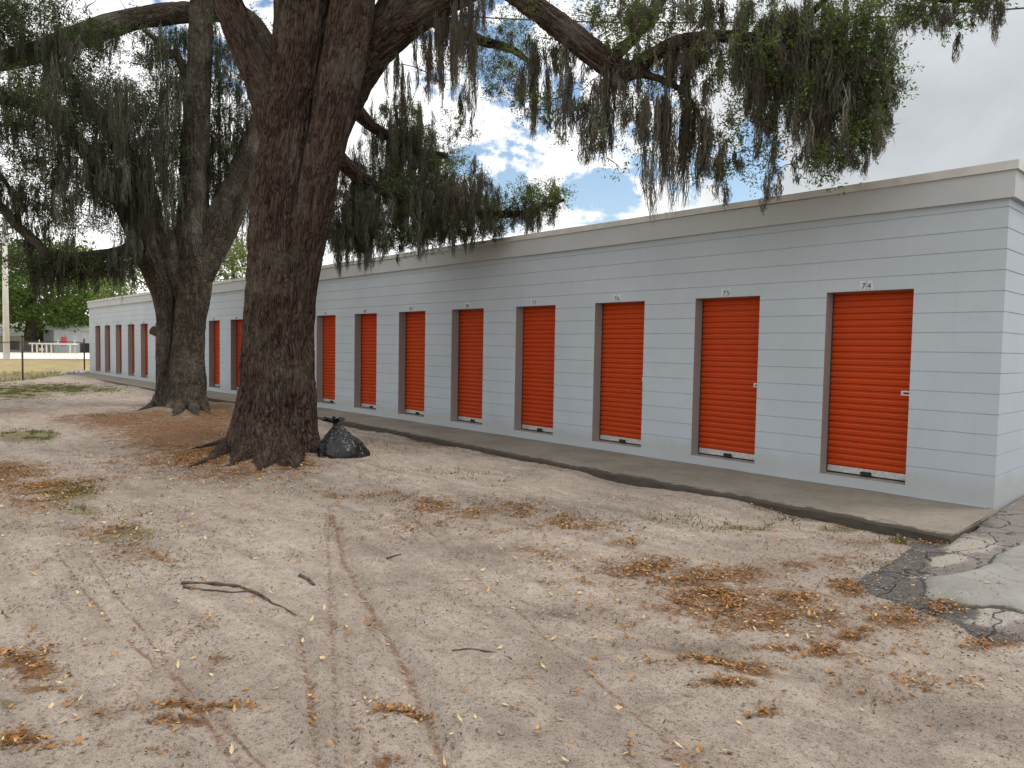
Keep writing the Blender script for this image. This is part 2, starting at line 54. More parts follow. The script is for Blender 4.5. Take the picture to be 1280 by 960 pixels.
ST_MOSS=[((-15.005,-5.337,6.858),0.844,0.116),((-17.405,-5.078,8.552),0.790,0.173),((-17.500,-5.123,8.406),0.676,0.226),((-17.215,-5.740,7.887),0.944,0.129),((-16.845,-5.938,7.946),0.817,0.174),((-16.351,-5.788,7.049),0.737,0.199),((-15.598,-4.928,7.602),0.590,0.102),((-16.149,-4.656,7.827),0.984,0.198),((-16.800,-5.103,7.386),0.590,0.114),((-16.886,-6.071,7.878),0.865,0.093),((-17.399,-5.918,7.997),0.993,0.162),((-16.483,-4.797,7.821),0.929,0.101),((-15.683,-4.705,7.842),0.450,0.128),((-16.607,-4.562,8.026),0.613,0.145),((-16.113,-5.091,7.616),0.863,0.128),((-16.436,-4.748,8.159),0.926,0.192),((-16.974,-5.009,7.403),0.769,0.188),((-17.224,-5.206,8.105),0.556,0.208),((-16.135,-5.295,7.721),0.715,0.092),((-16.887,-4.942,7.838),0.605,0.104),((-16.904,-5.917,7.928),0.964,0.126),((-16.568,-5.631,7.073),0.791,0.182),((-15.990,-5.068,7.292),0.920,0.122),((-16.481,-5.525,8.021),0.813,0.203),((-17.357,-5.282,7.530),0.577,0.147),((-15.971,-5.023,8.058),0.728,0.202),((-16.582,-5.529,8.053),0.943,0.115),((-17.282,-4.791,7.769),0.866,0.135),((-14.823,-5.683,6.354),0.829,0.156),((-15.126,-6.006,6.434),0.981,0.117),((-15.255,-6.234,6.176),0.553,0.106),((-13.911,-5.428,5.942),0.521,0.172),((-14.823,-5.639,6.041),0.630,0.088),((-15.877,-5.410,6.271),0.581,0.140),((-14.715,-5.704,6.453),0.518,0.188),((-13.641,-5.481,5.786),0.799,0.159),((-14.542,-5.394,6.410),0.511,0.190),((-15.982,-5.341,6.767),1.010,0.199),((-16.133,-5.633,6.107),0.917,0.143),((-16.023,-5.838,6.221),0.739,0.201),((-15.414,-5.567,5.982),0.733,0.195),((-15.027,-5.788,5.797),0.632,0.144),((-13.662,-5.565,5.487),0.813,0.142),((-15.189,-6.208,5.741),0.633,0.131),((-14.879,-5.905,5.902),0.919,0.193),((-15.109,-6.108,5.565),0.554,0.173),((-15.607,-6.177,5.988),0.953,0.176),((-15.490,-5.890,6.216),1.078,0.169),((-16.578,-6.000,6.371),0.744,0.130),((-15.171,-5.419,5.683),0.825,0.139),((-14.409,-5.517,5.965),0.739,0.088),((-14.260,-5.415,5.967),0.483,0.187),((-16.242,-5.594,6.539),0.837,0.115),((-15.016,-5.916,5.830),0.732,0.119),((-16.178,-4.165,7.051),1.315,0.189),((-15.232,-4.565,7.024),1.273,0.091),((-14.870,-3.992,6.740),1.256,0.146),((-15.201,-4.236,6.782),0.854,0.191),((-15.154,-4.667,6.583),0.682,0.205),((-15.724,-4.291,6.523),0.605,0.143),((-14.905,-3.872,6.950),0.813,0.151),((-16.849,-4.948,6.556),0.901,0.190),((-16.446,-4.650,6.462),0.628,0.180),((-16.381,-4.529,6.964),1.137,0.123),((-14.900,-4.058,6.594),1.004,0.145),((-14.572,-4.225,6.570),1.126,0.177),((-15.197,-4.204,6.851),0.824,0.145),((-16.557,-4.880,6.369),0.807,0.114),((-16.220,-4.850,6.366),0.683,0.177),((-15.168,-5.018,6.757),0.568,0.148),((-16.653,-4.657,6.314),1.240,0.131),((-14.952,-3.756,6.848),0.886,0.168),((-15.127,-4.055,6.369),1.203,0.113),((-15.092,-4.743,6.708),0.966,0.155),((-15.918,-3.640,6.674),1.098,0.168),((-16.291,-4.065,6.615),1.267,0.211),((-15.362,-3.978,6.852),1.000,0.171),((-16.879,-4.851,6.429),1.206,0.100),((-15.620,-5.041,6.128),1.284,0.167),((-16.428,-4.671,6.951),0.702,0.114),((-16.202,-4.797,6.397),0.834,0.169),((-14.737,-4.437,6.670),0.977,0.148),((-15.277,-3.989,6.965),0.927,0.156),((-16.451,-4.756,6.394),1.232,0.142),((-14.448,-4.146,6.304),1.086,0.165),((-15.185,-4.838,6.007),1.148,0.101),((-16.397,-3.749,5.321),1.347,0.150),((-15.880,-3.623,5.263),1.387,0.153),((-15.581,-4.007,5.499),1.102,0.100),((-15.873,-3.763,6.384),1.556,0.192),((-15.732,-3.619,5.364),0.892,0.213),((-15.626,-4.365,5.636),0.734,0.167),((-16.158,-3.898,6.026),1.560,0.178),((-15.697,-3.393,5.467),0.922,0.217),((-16.347,-4.185,5.753),0.988,0.182),((-17.130,-4.095,6.141),1.310,0.124),((-15.457,-3.486,5.168),1.502,0.221),((-16.622,-4.186,5.983),0.886,0.151),((-16.525,-3.319,5.221),1.664,0.101),((-15.853,-4.467,5.527),1.083,0.151),((-15.800,-3.736,5.546),1.157,0.180),((-14.989,-3.231,6.098),0.864,0.136),((-15.826,-3.555,5.100),1.380,0.222),((-16.133,-4.340,5.219),0.694,0.161),((-16.728,-3.531,6.383),0.811,0.228),((-15.563,-3.448,5.848),0.953,0.144),((-16.969,-4.232,5.940),1.633,0.199),((-17.032,-3.896,5.814),1.636,0.153),((-16.241,-3.613,6.269),0.864,0.192),((-16.404,-4.141,6.005),0.918,0.215),((-14.901,-3.266,5.971),1.318,0.114),((-15.871,-4.271,5.050),0.760,0.102),((-16.052,-3.666,5.146),0.779,0.196),((-16.389,-4.217,6.136),0.974,0.218),((-15.568,-4.187,6.136),0.970,0.195),((-17.189,-4.016,6.032),0.773,0.177),((-16.495,-3.717,6.263),1.254,0.202),((-15.967,-3.674,6.456),1.037,0.193),((-16.174,-3.973,5.298),1.573,0.191),((-15.307,-3.122,5.789),1.184,0.180),((-15.859,-3.116,5.693),0.910,0.222),((-16.093,-3.352,5.597),0.711,0.203),((-15.489,-3.970,5.320),0.875,0.168),((-15.850,-3.223,5.716),1.621,0.116),((-15.741,-2.934,6.152),1.291,0.160),((-14.921,-3.562,5.906),1.132,0.159),((-15.158,-3.331,6.188),1.446,0.116),((-15.783,-4.193,5.599),0.784,0.095),((-14.990,-3.627,5.097),1.439,0.100),((-16.025,-3.565,5.789),0.849,0.195),((-17.032,-4.180,5.443),0.784,0.177),((-15.570,-3.553,5.842),1.181,0.126),((-15.740,-3.531,5.573),1.577,0.141),((-16.947,-3.772,6.625),1.499,0.184),((-16.371,-3.659,5.090),0.752,0.196),((-16.122,-3.833,6.357),1.575,0.121),((-15.996,-3.871,5.199),1.370,0.199),((-16.135,-3.289,5.663),1.284,0.186),((-15.230,-5.112,4.914),0.662,0.176),((-15.893,-5.177,5.014),0.889,0.153),((-15.393,-4.431,5.248),1.003,0.119),((-15.393,-4.399,4.850),0.834,0.125),((-16.220,-4.644,5.240),0.621,0.134),((-16.348,-4.962,5.335),0.789,0.103),((-15.802,-4.839,5.551),0.753,0.197),((-15.761,-4.668,5.175),1.065,0.160),((-16.206,-4.884,5.222),0.668,0.155),((-14.289,-4.205,5.077),0.797,0.106),((-15.655,-5.077,5.348),0.916,0.159),((-16.337,-4.918,5.670),0.704,0.123),((-15.274,-5.056,5.247),0.969,0.132),((-15.879,-4.377,5.152),0.951,0.128),((-15.503,-4.139,5.169),0.929,0.214),((-15.080,-4.964,4.957),0.525,0.109),((-14.846,-4.802,5.248),0.533,0.177),((-15.238,-4.772,5.285),0.748,0.208),((-14.946,-3.992,5.360),0.948,0.125),((-15.378,-4.802,5.094),1.000,0.209),((-14.849,-4.847,4.753),0.545,0.104),((-15.913,-5.086,5.630),0.816,0.096),((-15.143,-4.513,5.443),0.717,0.143),((-14.522,-4.036,5.276),0.833,0.100),((-16.000,-4.918,5.089),0.813,0.149),((-15.937,-5.026,5.221),0.591,0.203),((-14.434,-4.426,5.012),0.818,0.158),((-15.647,-4.096,5.573),1.035,0.200),((-15.589,-4.255,5.029),0.658,0.179),((-15.033,-5.055,5.026),0.517,0.198),((-16.048,-3.275,6.171),0.842,0.123),((-16.199,-3.208,6.270),0.818,0.162),((-15.308,-3.107,4.913),1.088,0.137),((-16.249,-3.085,4.973),0.783,0.128),((-16.283,-3.126,4.826),1.156,0.159),((-16.483,-2.839,5.678),1.232,0.203),((-15.812,-3.587,5.191),0.720,0.134),((-15.108,-2.942,5.142),0.750,0.127),((-17.687,-1.725,5.747),1.296,0.158),((-15.707,-3.045,4.702),0.581,0.179),((-17.843,-1.951,4.986),1.354,0.195),((-15.624,-3.401,5.289),1.298,0.166),((-16.375,-2.583,4.962),1.221,0.223),((-16.883,-3.070,6.376),1.130,0.231),((-15.863,-3.386,5.155),0.924,0.158),((-17.940,-1.932,6.712),0.819,0.168),((-16.277,-2.847,5.363),1.056,0.141),((-16.386,-2.923,6.055),1.014,0.164),((-15.899,-3.305,4.388),1.101,0.160),((-16.745,-3.331,5.919),0.675,0.225),((-16.527,-2.823,5.317),1.031,0.111),((-16.510,-3.256,5.174),0.597,0.170),((-16.371,-3.496,5.731),1.156,0.191),((-15.848,-3.537,5.179),1.296,0.208),((-17.878,-1.985,5.042),0.913,0.167),((-15.696,-2.781,5.177),1.159,0.180),((-15.464,-3.232,6.061),0.712,0.102),((-17.820,-1.876,5.673),0.813,0.214),((-16.567,-3.140,5.864),0.846,0.216),((-16.430,-3.426,5.945),1.196,0.100),((-16.547,-3.325,5.504),1.211,0.135),((-15.694,-2.841,5.372),1.128,0.187),((-16.348,-2.707,5.606),0.826,0.210),((-16.306,-2.741,6.027),0.967,0.137),((-17.855,-1.723,8.304),1.013,0.252),((-17.945,-1.814,8.404),1.493,0.271),((-16.027,-2.841,7.827),1.179,0.184),((-15.844,-3.110,6.659),1.175,0.211),((-15.724,-2.918,7.665),0.836,0.182),((-15.501,-2.913,7.353),0.808,0.175),((-15.823,-2.854,7.259),0.824,0.173),((-17.852,-1.796,7.266),1.595,0.218),((-17.966,-1.938,7.004),0.926,0.187),((-17.843,-1.766,7.532),1.429,0.211),((-16.710,-2.729,6.964),1.461,0.264),((-17.834,-1.756,7.546),0.876,0.218),((-16.022,-2.653,7.641),1.157,0.146),((-15.806,-3.289,7.017),1.226,0.233),((-15.911,-3.008,7.400),1.210,0.167),((-15.550,-3.035,7.518),1.188,0.241),((-17.992,-1.938,7.397),0.914,0.159),((-17.905,-1.845,7.371),1.267,0.234),((-16.335,-2.768,6.553),0.929,0.193),((-15.362,-2.927,6.727),0.761,0.274),((-17.173,-2.248,6.791),0.944,0.146),((-17.741,-1.609,8.166),1.466,0.239),((-15.436,-2.887,7.512),1.281,0.219),((-18.052,-1.914,8.641),1.088,0.276),((-17.726,-1.644,7.462),1.163,0.193),((-17.479,-1.030,8.592),1.405,0.196),((-16.117,-1.002,7.200),1.539,0.251),((-16.516,-0.674,7.591),0.993,0.150),((-17.615,-1.441,8.584),1.137,0.165),((-17.405,-1.283,7.601),1.315,0.184),((-17.361,-1.273,7.075),1.557,0.216),((-16.538,-0.853,8.396),1.358,0.138),((-17.831,-1.737,7.756),1.604,0.217),((-16.122,-1.134,7.065),1.193,0.181),((-17.541,-1.487,6.827),1.481,0.229),((-16.566,-1.316,6.710),1.642,0.155),((-17.568,-1.122,8.637),0.961,0.184),((-17.108,-1.221,8.482),0.838,0.230),((-16.936,-1.254,7.412),0.879,0.124),((-17.459,-1.405,6.725),1.326,0.221),((-17.790,-1.679,7.937),1.671,0.117),((-16.936,-0.917,6.851),1.333,0.137),((-17.391,-1.334,6.680),1.623,0.182),((-17.374,-1.205,8.847),1.063,0.224),((-17.432,-1.332,7.323),1.103,0.154),((-17.744,-1.613,8.148),1.695,0.237),((-17.745,-1.637,7.838),1.109,0.182),((-16.864,-1.337,6.682),0.927,0.244),((-17.551,-1.398,8.209),1.390,0.257),((-17.447,-1.404,6.564),1.732,0.200),((-16.927,-0.932,7.514),1.354,0.181),((-17.693,-1.556,8.161),1.212,0.112),((-16.526,-0.976,8.253),0.976,0.157),((-16.587,-1.402,7.177),1.606,0.229),((-17.446,-1.174,8.134),0.936,0.188),((-17.008,-0.468,7.551),0.994,0.144),((-16.228,-1.168,5.398),1.446,0.131),((-16.621,-1.188,5.292),1.082,0.147),((-16.092,-1.263,5.158),1.177,0.229),((-16.831,-1.201,5.291),1.440,0.122),((-16.628,-1.481,5.717),0.768,0.165),((-17.208,-1.176,5.911),1.436,0.229),((-16.289,-1.350,5.161),1.185,0.120),((-16.368,-1.570,5.563),0.802,0.167),((-16.570,-0.744,5.381),1.268,0.239),((-16.307,-1.270,6.629),0.816,0.210),((-16.601,-1.290,6.854),1.375,0.242),((-16.458,-1.568,5.986),1.189,0.250),((-16.786,-1.345,5.482),1.179,0.142),((-16.524,-0.852,6.231),0.811,0.186),((-15.990,-0.821,6.203),1.110,0.215),((-15.946,-0.815,6.352),0.970,0.226),((-16.519,-0.731,5.507),1.513,0.196),((-16.992,-1.180,5.105),0.844,0.148),((-16.102,-0.771,6.319),1.290,0.141),((-16.614,-1.513,6.230),1.132,0.215),((-16.574,-1.140,5.814),0.768,0.215),((-16.937,-0.897,5.791),1.170,0.260),((-16.569,-1.139,6.849),0.986,0.125),((-16.638,-0.711,6.085),1.462,0.211),((-16.189,-1.292,5.275),0.862,0.178),((-16.788,-0.770,6.373),0.959,0.119),((-16.302,-1.155,5.431),1.300,0.180),((-16.793,-0.969,6.142),1.391,0.217),((-17.769,-1.947,3.934),0.878,0.137),((-16.154,-2.625,4.218),0.747,0.257),((-15.871,-2.767,4.214),0.799,0.171),((-17.745,-1.852,4.875),0.803,0.282),((-16.871,-2.350,3.673),0.545,0.130),((-15.948,-2.928,3.912),0.507,0.119),((-17.802,-1.985,3.907),0.811,0.207),((-17.628,-1.792,3.945),0.892,0.230),((-17.731,-1.832,4.934),1.011,0.224),((-17.689,-1.803,4.711),0.887,0.291),((-17.661,-1.782,4.585),0.953,0.210),((-17.549,-1.697,4.056),1.076,0.269),((-16.961,-2.331,3.726),1.042,0.246),((-17.666,-1.835,3.924),0.984,0.272),((-18.109,-1.908,9.579),0.763,0.260),((-15.639,-1.454,8.728),1.154,0.110),((-16.288,-1.515,8.866),0.862,0.116),((-17.788,-1.545,9.744),0.961,0.122),((-17.143,-2.837,9.014),1.003,0.206),((-17.768,-1.514,9.876),0.862,0.207),((-17.867,-1.667,9.260),0.837,0.260),((-17.553,-2.369,9.148),0.657,0.158),((-17.500,-1.261,9.315),1.063,0.179),((-17.764,-2.520,9.103),1.020,0.179),((-17.235,-2.548,8.857),0.826,0.122),((-16.301,-0.980,9.009),1.217,0.127),((-15.693,-1.377,8.870),0.763,0.116),((-16.479,-1.457,9.233),1.224,0.141),((-15.367,-1.031,8.908),0.622,0.207),((-16.762,-2.431,9.179),1.208,0.124),((-17.522,-1.238,9.965),0.668,0.170),((-18.015,-1.813,9.473),1.256,0.226),((-17.961,-1.740,9.667),0.710,0.172),((-15.971,-0.964,9.114),1.044,0.186),((-17.678,-3.783,8.849),0.711,0.184),((-18.030,-3.429,9.259),0.809,0.131),((-18.476,-3.825,9.171),0.693,0.240),((-16.554,-2.807,8.833),0.748,0.189),((-17.504,-3.693,8.852),0.709,0.123),((-17.232,-2.986,9.123),0.419,0.226),((-17.250,-2.885,8.967),0.838,0.107),((-17.404,-3.480,8.866),0.435,0.209),((-17.926,-3.675,9.068),0.733,0.233),((-17.558,-3.777,8.740),0.705,0.180),((-17.981,-3.530,9.067),0.795,0.177),((-18.163,-3.528,9.236),0.498,0.140),((-16.827,-3.174,8.796),0.603,0.180),((-17.597,-3.869,8.895),0.889,0.149),((-16.514,-4.542,3.336),0.711,0.199),((-16.015,-4.477,3.401),0.612,0.117),((-15.714,-4.122,3.359),0.808,0.155),((-16.648,-4.508,3.392),0.509,0.209),((-15.706,-3.870,3.294),0.815,0.122),((-16.303,-4.516,3.363),0.756,0.158),((-16.663,-4.344,3.330),0.475,0.138),((-16.093,-4.033,3.343),0.537,0.171),((-15.659,-3.979,3.283),0.626,0.198),((-16.268,-4.001,3.299),0.528,0.208),((-16.257,-4.528,3.364),0.765,0.117),((-15.636,-4.027,3.410),0.395,0.119),((-16.568,-4.338,3.421),0.584,0.202),((-16.259,-4.486,3.353),0.810,0.234),((-15.918,-4.159,3.279),0.569,0.152),((-16.939,-4.705,3.407),0.659,0.191),((-16.130,-3.921,3.429),0.754,0.149),((-16.384,-4.037,3.465),0.625,0.194),((-16.062,-4.221,3.403),0.702,0.232),((-15.629,-3.990,3.350),0.589,0.197),((-16.535,-4.599,3.357),0.826,0.166),((-15.995,-4.400,3.326),0.435,0.238),((-16.829,-5.373,3.274),0.402,0.242),((-16.168,-4.958,3.398),0.982,0.145),((-16.292,-5.205,3.168),0.824,0.222),((-15.942,-4.949,3.329),0.460,0.169),((-16.149,-5.246,3.292),0.862,0.220),((-16.586,-4.992,3.501),0.899,0.178),((-16.312,-4.721,3.359),0.528,0.119),((-16.684,-5.080,3.214),0.649,0.176),((-16.463,-4.856,3.258),0.917,0.180),((-16.193,-5.268,3.285),0.392,0.109),((-16.508,-5.151,3.366),0.989,0.126),((-16.800,-5.339,3.268),0.375,0.177),((-16.351,-5.410,3.242),0.665,0.120),((-16.153,-5.051,3.402),0.948,0.229),((-16.327,-5.283,3.802),0.608,0.087),((-16.625,-5.429,3.736),0.856,0.171),((-16.242,-5.227,3.957),0.634,0.161),((-16.410,-5.526,3.970),0.729,0.177),((-16.606,-5.270,4.279),0.907,0.174),((-16.396,-5.465,3.736),0.694,0.124),((-16.546,-5.487,3.842),0.878,0.089),((-16.838,-5.520,4.294),0.814,0.115),((-16.528,-5.737,4.230),0.818,0.172),((-15.150,-5.040,3.646),0.490,0.130),((-15.116,-4.973,3.652),0.584,0.082),((-15.489,-4.952,3.932),0.359,0.143),((-15.339,-4.956,3.625),0.389,0.182),((-15.326,-4.832,3.844),0.451,0.141),((-15.471,-4.879,3.647),0.390,0.187),((-16.365,-3.378,3.787),0.865,0.148),((-15.451,-3.912,3.898),0.826,0.197),((-16.119,-3.557,3.652),0.646,0.104),((-16.559,-3.481,3.669),0.973,0.193),((-16.316,-3.411,3.730),0.498,0.135),((-16.208,-3.702,3.721),0.867,0.107),((-16.500,-3.484,3.830),0.570,0.201),((-15.641,-3.822,3.905),0.545,0.106),((-15.199,-3.668,3.751),0.693,0.192),((-16.650,-3.459,3.864),0.548,0.220),((-15.223,-3.758,3.846),0.722,0.190),((-15.525,-3.749,3.746),0.911,0.192),((-16.452,-5.985,5.069),0.741,0.129),((-16.280,-6.096,4.765),0.657,0.127),((-16.197,-5.629,4.758),0.935,0.204),((-16.169,-6.050,4.677),0.729,0.115),((-16.827,-6.037,4.984),0.667,0.166),((-16.176,-5.834,4.645),0.836,0.198),((-15.866,-5.830,4.325),0.580,0.129),((-16.024,-5.700,4.544),0.558,0.140),((-16.666,-5.993,4.675),1.052,0.153),((-16.456,-5.606,4.915),0.820,0.127),((-17.522,-1.625,4.643),1.010,0.109),((-17.565,-1.689,4.416),0.889,0.114),((-17.644,-1.777,4.389),0.749,0.180),((-17.618,-1.767,4.132),0.814,0.122),((-17.642,-1.751,4.718),1.060,0.221),((-17.524,-1.632,4.572),1.087,0.206),((-17.548,-1.702,3.968),0.693,0.186),((-17.589,-1.725,4.286),1.065,0.149),((-16.387,-5.550,4.608),0.702,0.184),((-16.777,-5.086,4.561),1.038,0.156),((-15.986,-5.037,4.783),0.754,0.129),((-16.375,-5.697,4.664),0.828,0.189),((-14.776,-5.058,4.693),0.926,0.089),((-15.155,-5.079,4.473),0.639,0.180),((-15.948,-5.163,4.435),0.638,0.206),((-15.555,-4.920,4.487),0.677,0.148),((-15.755,-4.904,4.435),0.655,0.156),((-14.896,-5.239,4.599),0.758,0.094),((-16.959,-5.217,4.575),0.723,0.098),((-17.949,-5.208,4.973),1.040,0.214),((-16.465,-5.319,3.222),0.941,0.138),((-16.530,-5.397,3.134),0.869,0.121),((-16.210,-4.307,3.122),0.841,0.089),((-16.322,-3.511,3.512),0.872,0.129),((-16.383,-1.280,4.502),0.846,0.121)]
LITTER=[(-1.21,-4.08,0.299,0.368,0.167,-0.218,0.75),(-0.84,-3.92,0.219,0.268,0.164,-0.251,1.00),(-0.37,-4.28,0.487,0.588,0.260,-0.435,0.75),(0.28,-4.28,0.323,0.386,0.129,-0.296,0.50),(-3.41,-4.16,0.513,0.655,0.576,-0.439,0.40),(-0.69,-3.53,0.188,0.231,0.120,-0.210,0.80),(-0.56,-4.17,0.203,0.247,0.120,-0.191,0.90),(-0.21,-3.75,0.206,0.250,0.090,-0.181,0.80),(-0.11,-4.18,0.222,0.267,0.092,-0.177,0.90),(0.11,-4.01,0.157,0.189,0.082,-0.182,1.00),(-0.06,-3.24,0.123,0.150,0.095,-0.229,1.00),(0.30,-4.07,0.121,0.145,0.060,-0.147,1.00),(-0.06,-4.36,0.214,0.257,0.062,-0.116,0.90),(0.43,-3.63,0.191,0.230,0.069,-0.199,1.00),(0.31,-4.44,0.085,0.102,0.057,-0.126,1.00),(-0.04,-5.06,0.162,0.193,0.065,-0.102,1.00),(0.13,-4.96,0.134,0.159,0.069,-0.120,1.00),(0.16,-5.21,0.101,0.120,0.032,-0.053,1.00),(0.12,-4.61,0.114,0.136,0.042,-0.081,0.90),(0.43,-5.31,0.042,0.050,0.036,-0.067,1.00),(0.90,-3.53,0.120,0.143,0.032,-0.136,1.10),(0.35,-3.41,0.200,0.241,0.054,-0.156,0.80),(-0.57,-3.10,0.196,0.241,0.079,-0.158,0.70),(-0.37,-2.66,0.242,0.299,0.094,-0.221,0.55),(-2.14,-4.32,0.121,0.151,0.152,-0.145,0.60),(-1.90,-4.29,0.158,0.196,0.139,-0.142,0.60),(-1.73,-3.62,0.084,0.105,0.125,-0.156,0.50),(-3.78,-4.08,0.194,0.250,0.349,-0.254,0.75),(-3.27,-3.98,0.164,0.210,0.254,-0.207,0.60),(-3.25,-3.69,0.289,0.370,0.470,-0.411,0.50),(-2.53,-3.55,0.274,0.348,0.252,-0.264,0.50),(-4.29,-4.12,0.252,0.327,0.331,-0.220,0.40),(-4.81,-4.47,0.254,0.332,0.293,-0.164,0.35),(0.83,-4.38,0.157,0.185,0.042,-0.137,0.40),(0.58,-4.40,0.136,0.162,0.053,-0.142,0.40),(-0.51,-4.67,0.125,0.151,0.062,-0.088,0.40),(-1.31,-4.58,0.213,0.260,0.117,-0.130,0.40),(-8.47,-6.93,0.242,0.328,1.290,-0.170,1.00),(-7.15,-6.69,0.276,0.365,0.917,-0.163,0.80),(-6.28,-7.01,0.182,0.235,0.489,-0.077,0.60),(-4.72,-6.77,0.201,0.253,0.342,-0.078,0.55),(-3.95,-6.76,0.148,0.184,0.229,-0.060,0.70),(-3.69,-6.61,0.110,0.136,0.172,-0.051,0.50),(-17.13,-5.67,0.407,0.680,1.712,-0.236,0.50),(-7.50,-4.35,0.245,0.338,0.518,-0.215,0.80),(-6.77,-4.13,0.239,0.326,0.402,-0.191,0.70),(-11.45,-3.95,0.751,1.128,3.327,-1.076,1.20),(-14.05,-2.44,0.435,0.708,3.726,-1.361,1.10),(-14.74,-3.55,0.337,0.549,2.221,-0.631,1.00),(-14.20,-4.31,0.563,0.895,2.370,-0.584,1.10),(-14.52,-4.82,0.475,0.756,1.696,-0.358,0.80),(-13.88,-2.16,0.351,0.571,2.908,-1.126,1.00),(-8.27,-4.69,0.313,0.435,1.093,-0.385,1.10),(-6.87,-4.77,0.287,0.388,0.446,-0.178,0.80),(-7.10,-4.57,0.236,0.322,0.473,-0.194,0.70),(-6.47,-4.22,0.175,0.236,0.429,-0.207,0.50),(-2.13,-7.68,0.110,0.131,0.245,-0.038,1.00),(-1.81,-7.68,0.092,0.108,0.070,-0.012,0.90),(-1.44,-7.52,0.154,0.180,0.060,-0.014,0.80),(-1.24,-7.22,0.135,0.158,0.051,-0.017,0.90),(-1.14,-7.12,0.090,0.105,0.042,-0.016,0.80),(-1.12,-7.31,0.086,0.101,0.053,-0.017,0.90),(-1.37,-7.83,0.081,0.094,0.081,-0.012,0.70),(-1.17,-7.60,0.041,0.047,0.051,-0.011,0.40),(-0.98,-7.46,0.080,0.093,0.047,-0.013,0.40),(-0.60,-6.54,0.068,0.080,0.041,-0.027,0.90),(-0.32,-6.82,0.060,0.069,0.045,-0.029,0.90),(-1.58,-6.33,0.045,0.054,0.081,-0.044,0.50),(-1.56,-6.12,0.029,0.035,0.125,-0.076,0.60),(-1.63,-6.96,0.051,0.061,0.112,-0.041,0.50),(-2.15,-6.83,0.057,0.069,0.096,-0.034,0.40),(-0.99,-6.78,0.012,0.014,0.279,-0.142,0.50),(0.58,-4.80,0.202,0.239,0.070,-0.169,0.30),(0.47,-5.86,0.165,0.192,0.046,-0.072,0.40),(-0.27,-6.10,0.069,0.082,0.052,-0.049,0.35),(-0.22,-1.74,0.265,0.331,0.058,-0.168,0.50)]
OLIVE=[(-6.74,-6.65,0.195,0.256,0.654,-0.124,1.00),(-5.60,-6.70,0.176,0.226,0.359,-0.076,0.70),(-5.06,-6.27,0.175,0.224,0.262,-0.076,0.30),(-4.56,-6.57,0.162,0.204,0.251,-0.066,0.80),(-4.41,-6.79,0.116,0.146,0.208,-0.050,0.70),(-3.41,-6.58,0.106,0.131,0.099,-0.031,0.60),(-12.21,-6.13,0.275,0.407,0.955,-0.147,1.00),(-12.35,-6.33,0.205,0.303,0.961,-0.133,1.00),(-25.37,-3.67,0.953,2.053,3.158,-0.535,1.00),(-24.47,-4.66,0.554,1.145,3.726,-0.514,1.00),(-1.74,-7.83,0.031,0.036,0.066,-0.009,0.90),(-1.39,-7.86,0.028,0.033,0.054,-0.007,0.80),(-3.00,-7.66,0.029,0.034,0.175,-0.023,0.60),(-2.87,-4.21,0.132,0.167,0.175,-0.146,0.35),(-5.34,-2.69,0.365,0.494,0.238,-0.181,0.40),(-4.54,-2.56,0.350,0.468,0.241,-0.210,0.45),(-1.97,-2.59,0.574,0.731,0.191,-0.273,0.45),(-1.38,-2.32,0.418,0.529,0.125,-0.219,0.60),(-0.79,-1.67,0.235,0.297,0.078,-0.182,0.70),(-0.26,-1.45,0.137,0.172,0.051,-0.151,0.90),(-2.92,-3.26,0.195,0.250,0.245,-0.250,0.30),(-1.15,-1.54,0.296,0.376,0.092,-0.196,0.50),(-15.24,-4.37,0.494,0.804,0.742,-0.170,0.40)]
TRACKS=[(0.030,0.022,[(-1.822,-6.438),(-1.151,-6.723),(-0.792,-6.873),(-0.435,-7.036)]),(0.030,0.020,[(-4.554,-4.781),(-3.233,-5.504),(-2.199,-6.044),(-1.403,-6.452),(-0.857,-6.736),(-0.368,-6.996)]),(0.050,0.030,[(-4.223,-4.933),(-2.765,-5.622),(-1.710,-6.009),(-1.092,-6.237),(-0.606,-6.441),(-0.069,-6.688)]),(0.025,0.012,[(-1.659,-6.242),(-1.019,-6.567),(-0.346,-6.932)]),(0.025,0.012,[(-0.984,-6.527),(-0.638,-6.692),(-0.287,-6.864)]),(0.025,0.014,[(-2.190,-6.880),(-1.784,-7.176),(-1.418,-7.450),(-1.093,-7.800)]),(0.020,0.010,[(-2.170,-6.930),(-1.784,-7.232),(-1.451,-7.489),(-1.215,-7.740)]),(0.025,0.010,[(-4.153,-7.010),(-2.255,-7.139),(-1.242,-7.188),(-0.490,-7.176)]),(0.030,0.010,[(-4.299,-7.192),(-2.491,-7.242),(-1.560,-7.207),(-0.650,-7.246)]),(0.100,0.020,[(-1.698,-5.049),(-1.185,-5.094),(-0.814,-5.130)]),(0.100,0.025,[(-0.652,-5.032),(-0.331,-5.008),(-0.053,-4.969),(0.277,-4.830)]),(0.060,0.012,[(-0.649,-5.858),(-0.337,-5.888),(0.027,-5.913)]),(0.060,0.012,[(-0.665,-5.759),(-0.274,-5.789),(0.138,-5.834)]),(0.030,0.006,[(-3.464,-4.488),(-1.231,-5.326),(-0.165,-5.685),(0.429,-5.909)]),(0.050,0.008,[(0.663,-5.720),(0.564,-5.176),(0.563,-4.561),(0.485,-4.033)]),(0.050,0.008,[(0.990,-5.339),(0.991,-4.783),(1.145,-4.138)]),(0.060,0.010,[(-3.884,-7.591),(-4.103,-7.277),(-4.079,-6.919),(-5.024,-5.961)]),(0.060,0.010,[(-3.422,-7.648),(-3.650,-7.165),(-4.439,-6.416),(-4.949,-5.292)]),(0.050,0.008,[(-0.060,-6.714),(-0.131,-6.098),(0.083,-5.393)])]
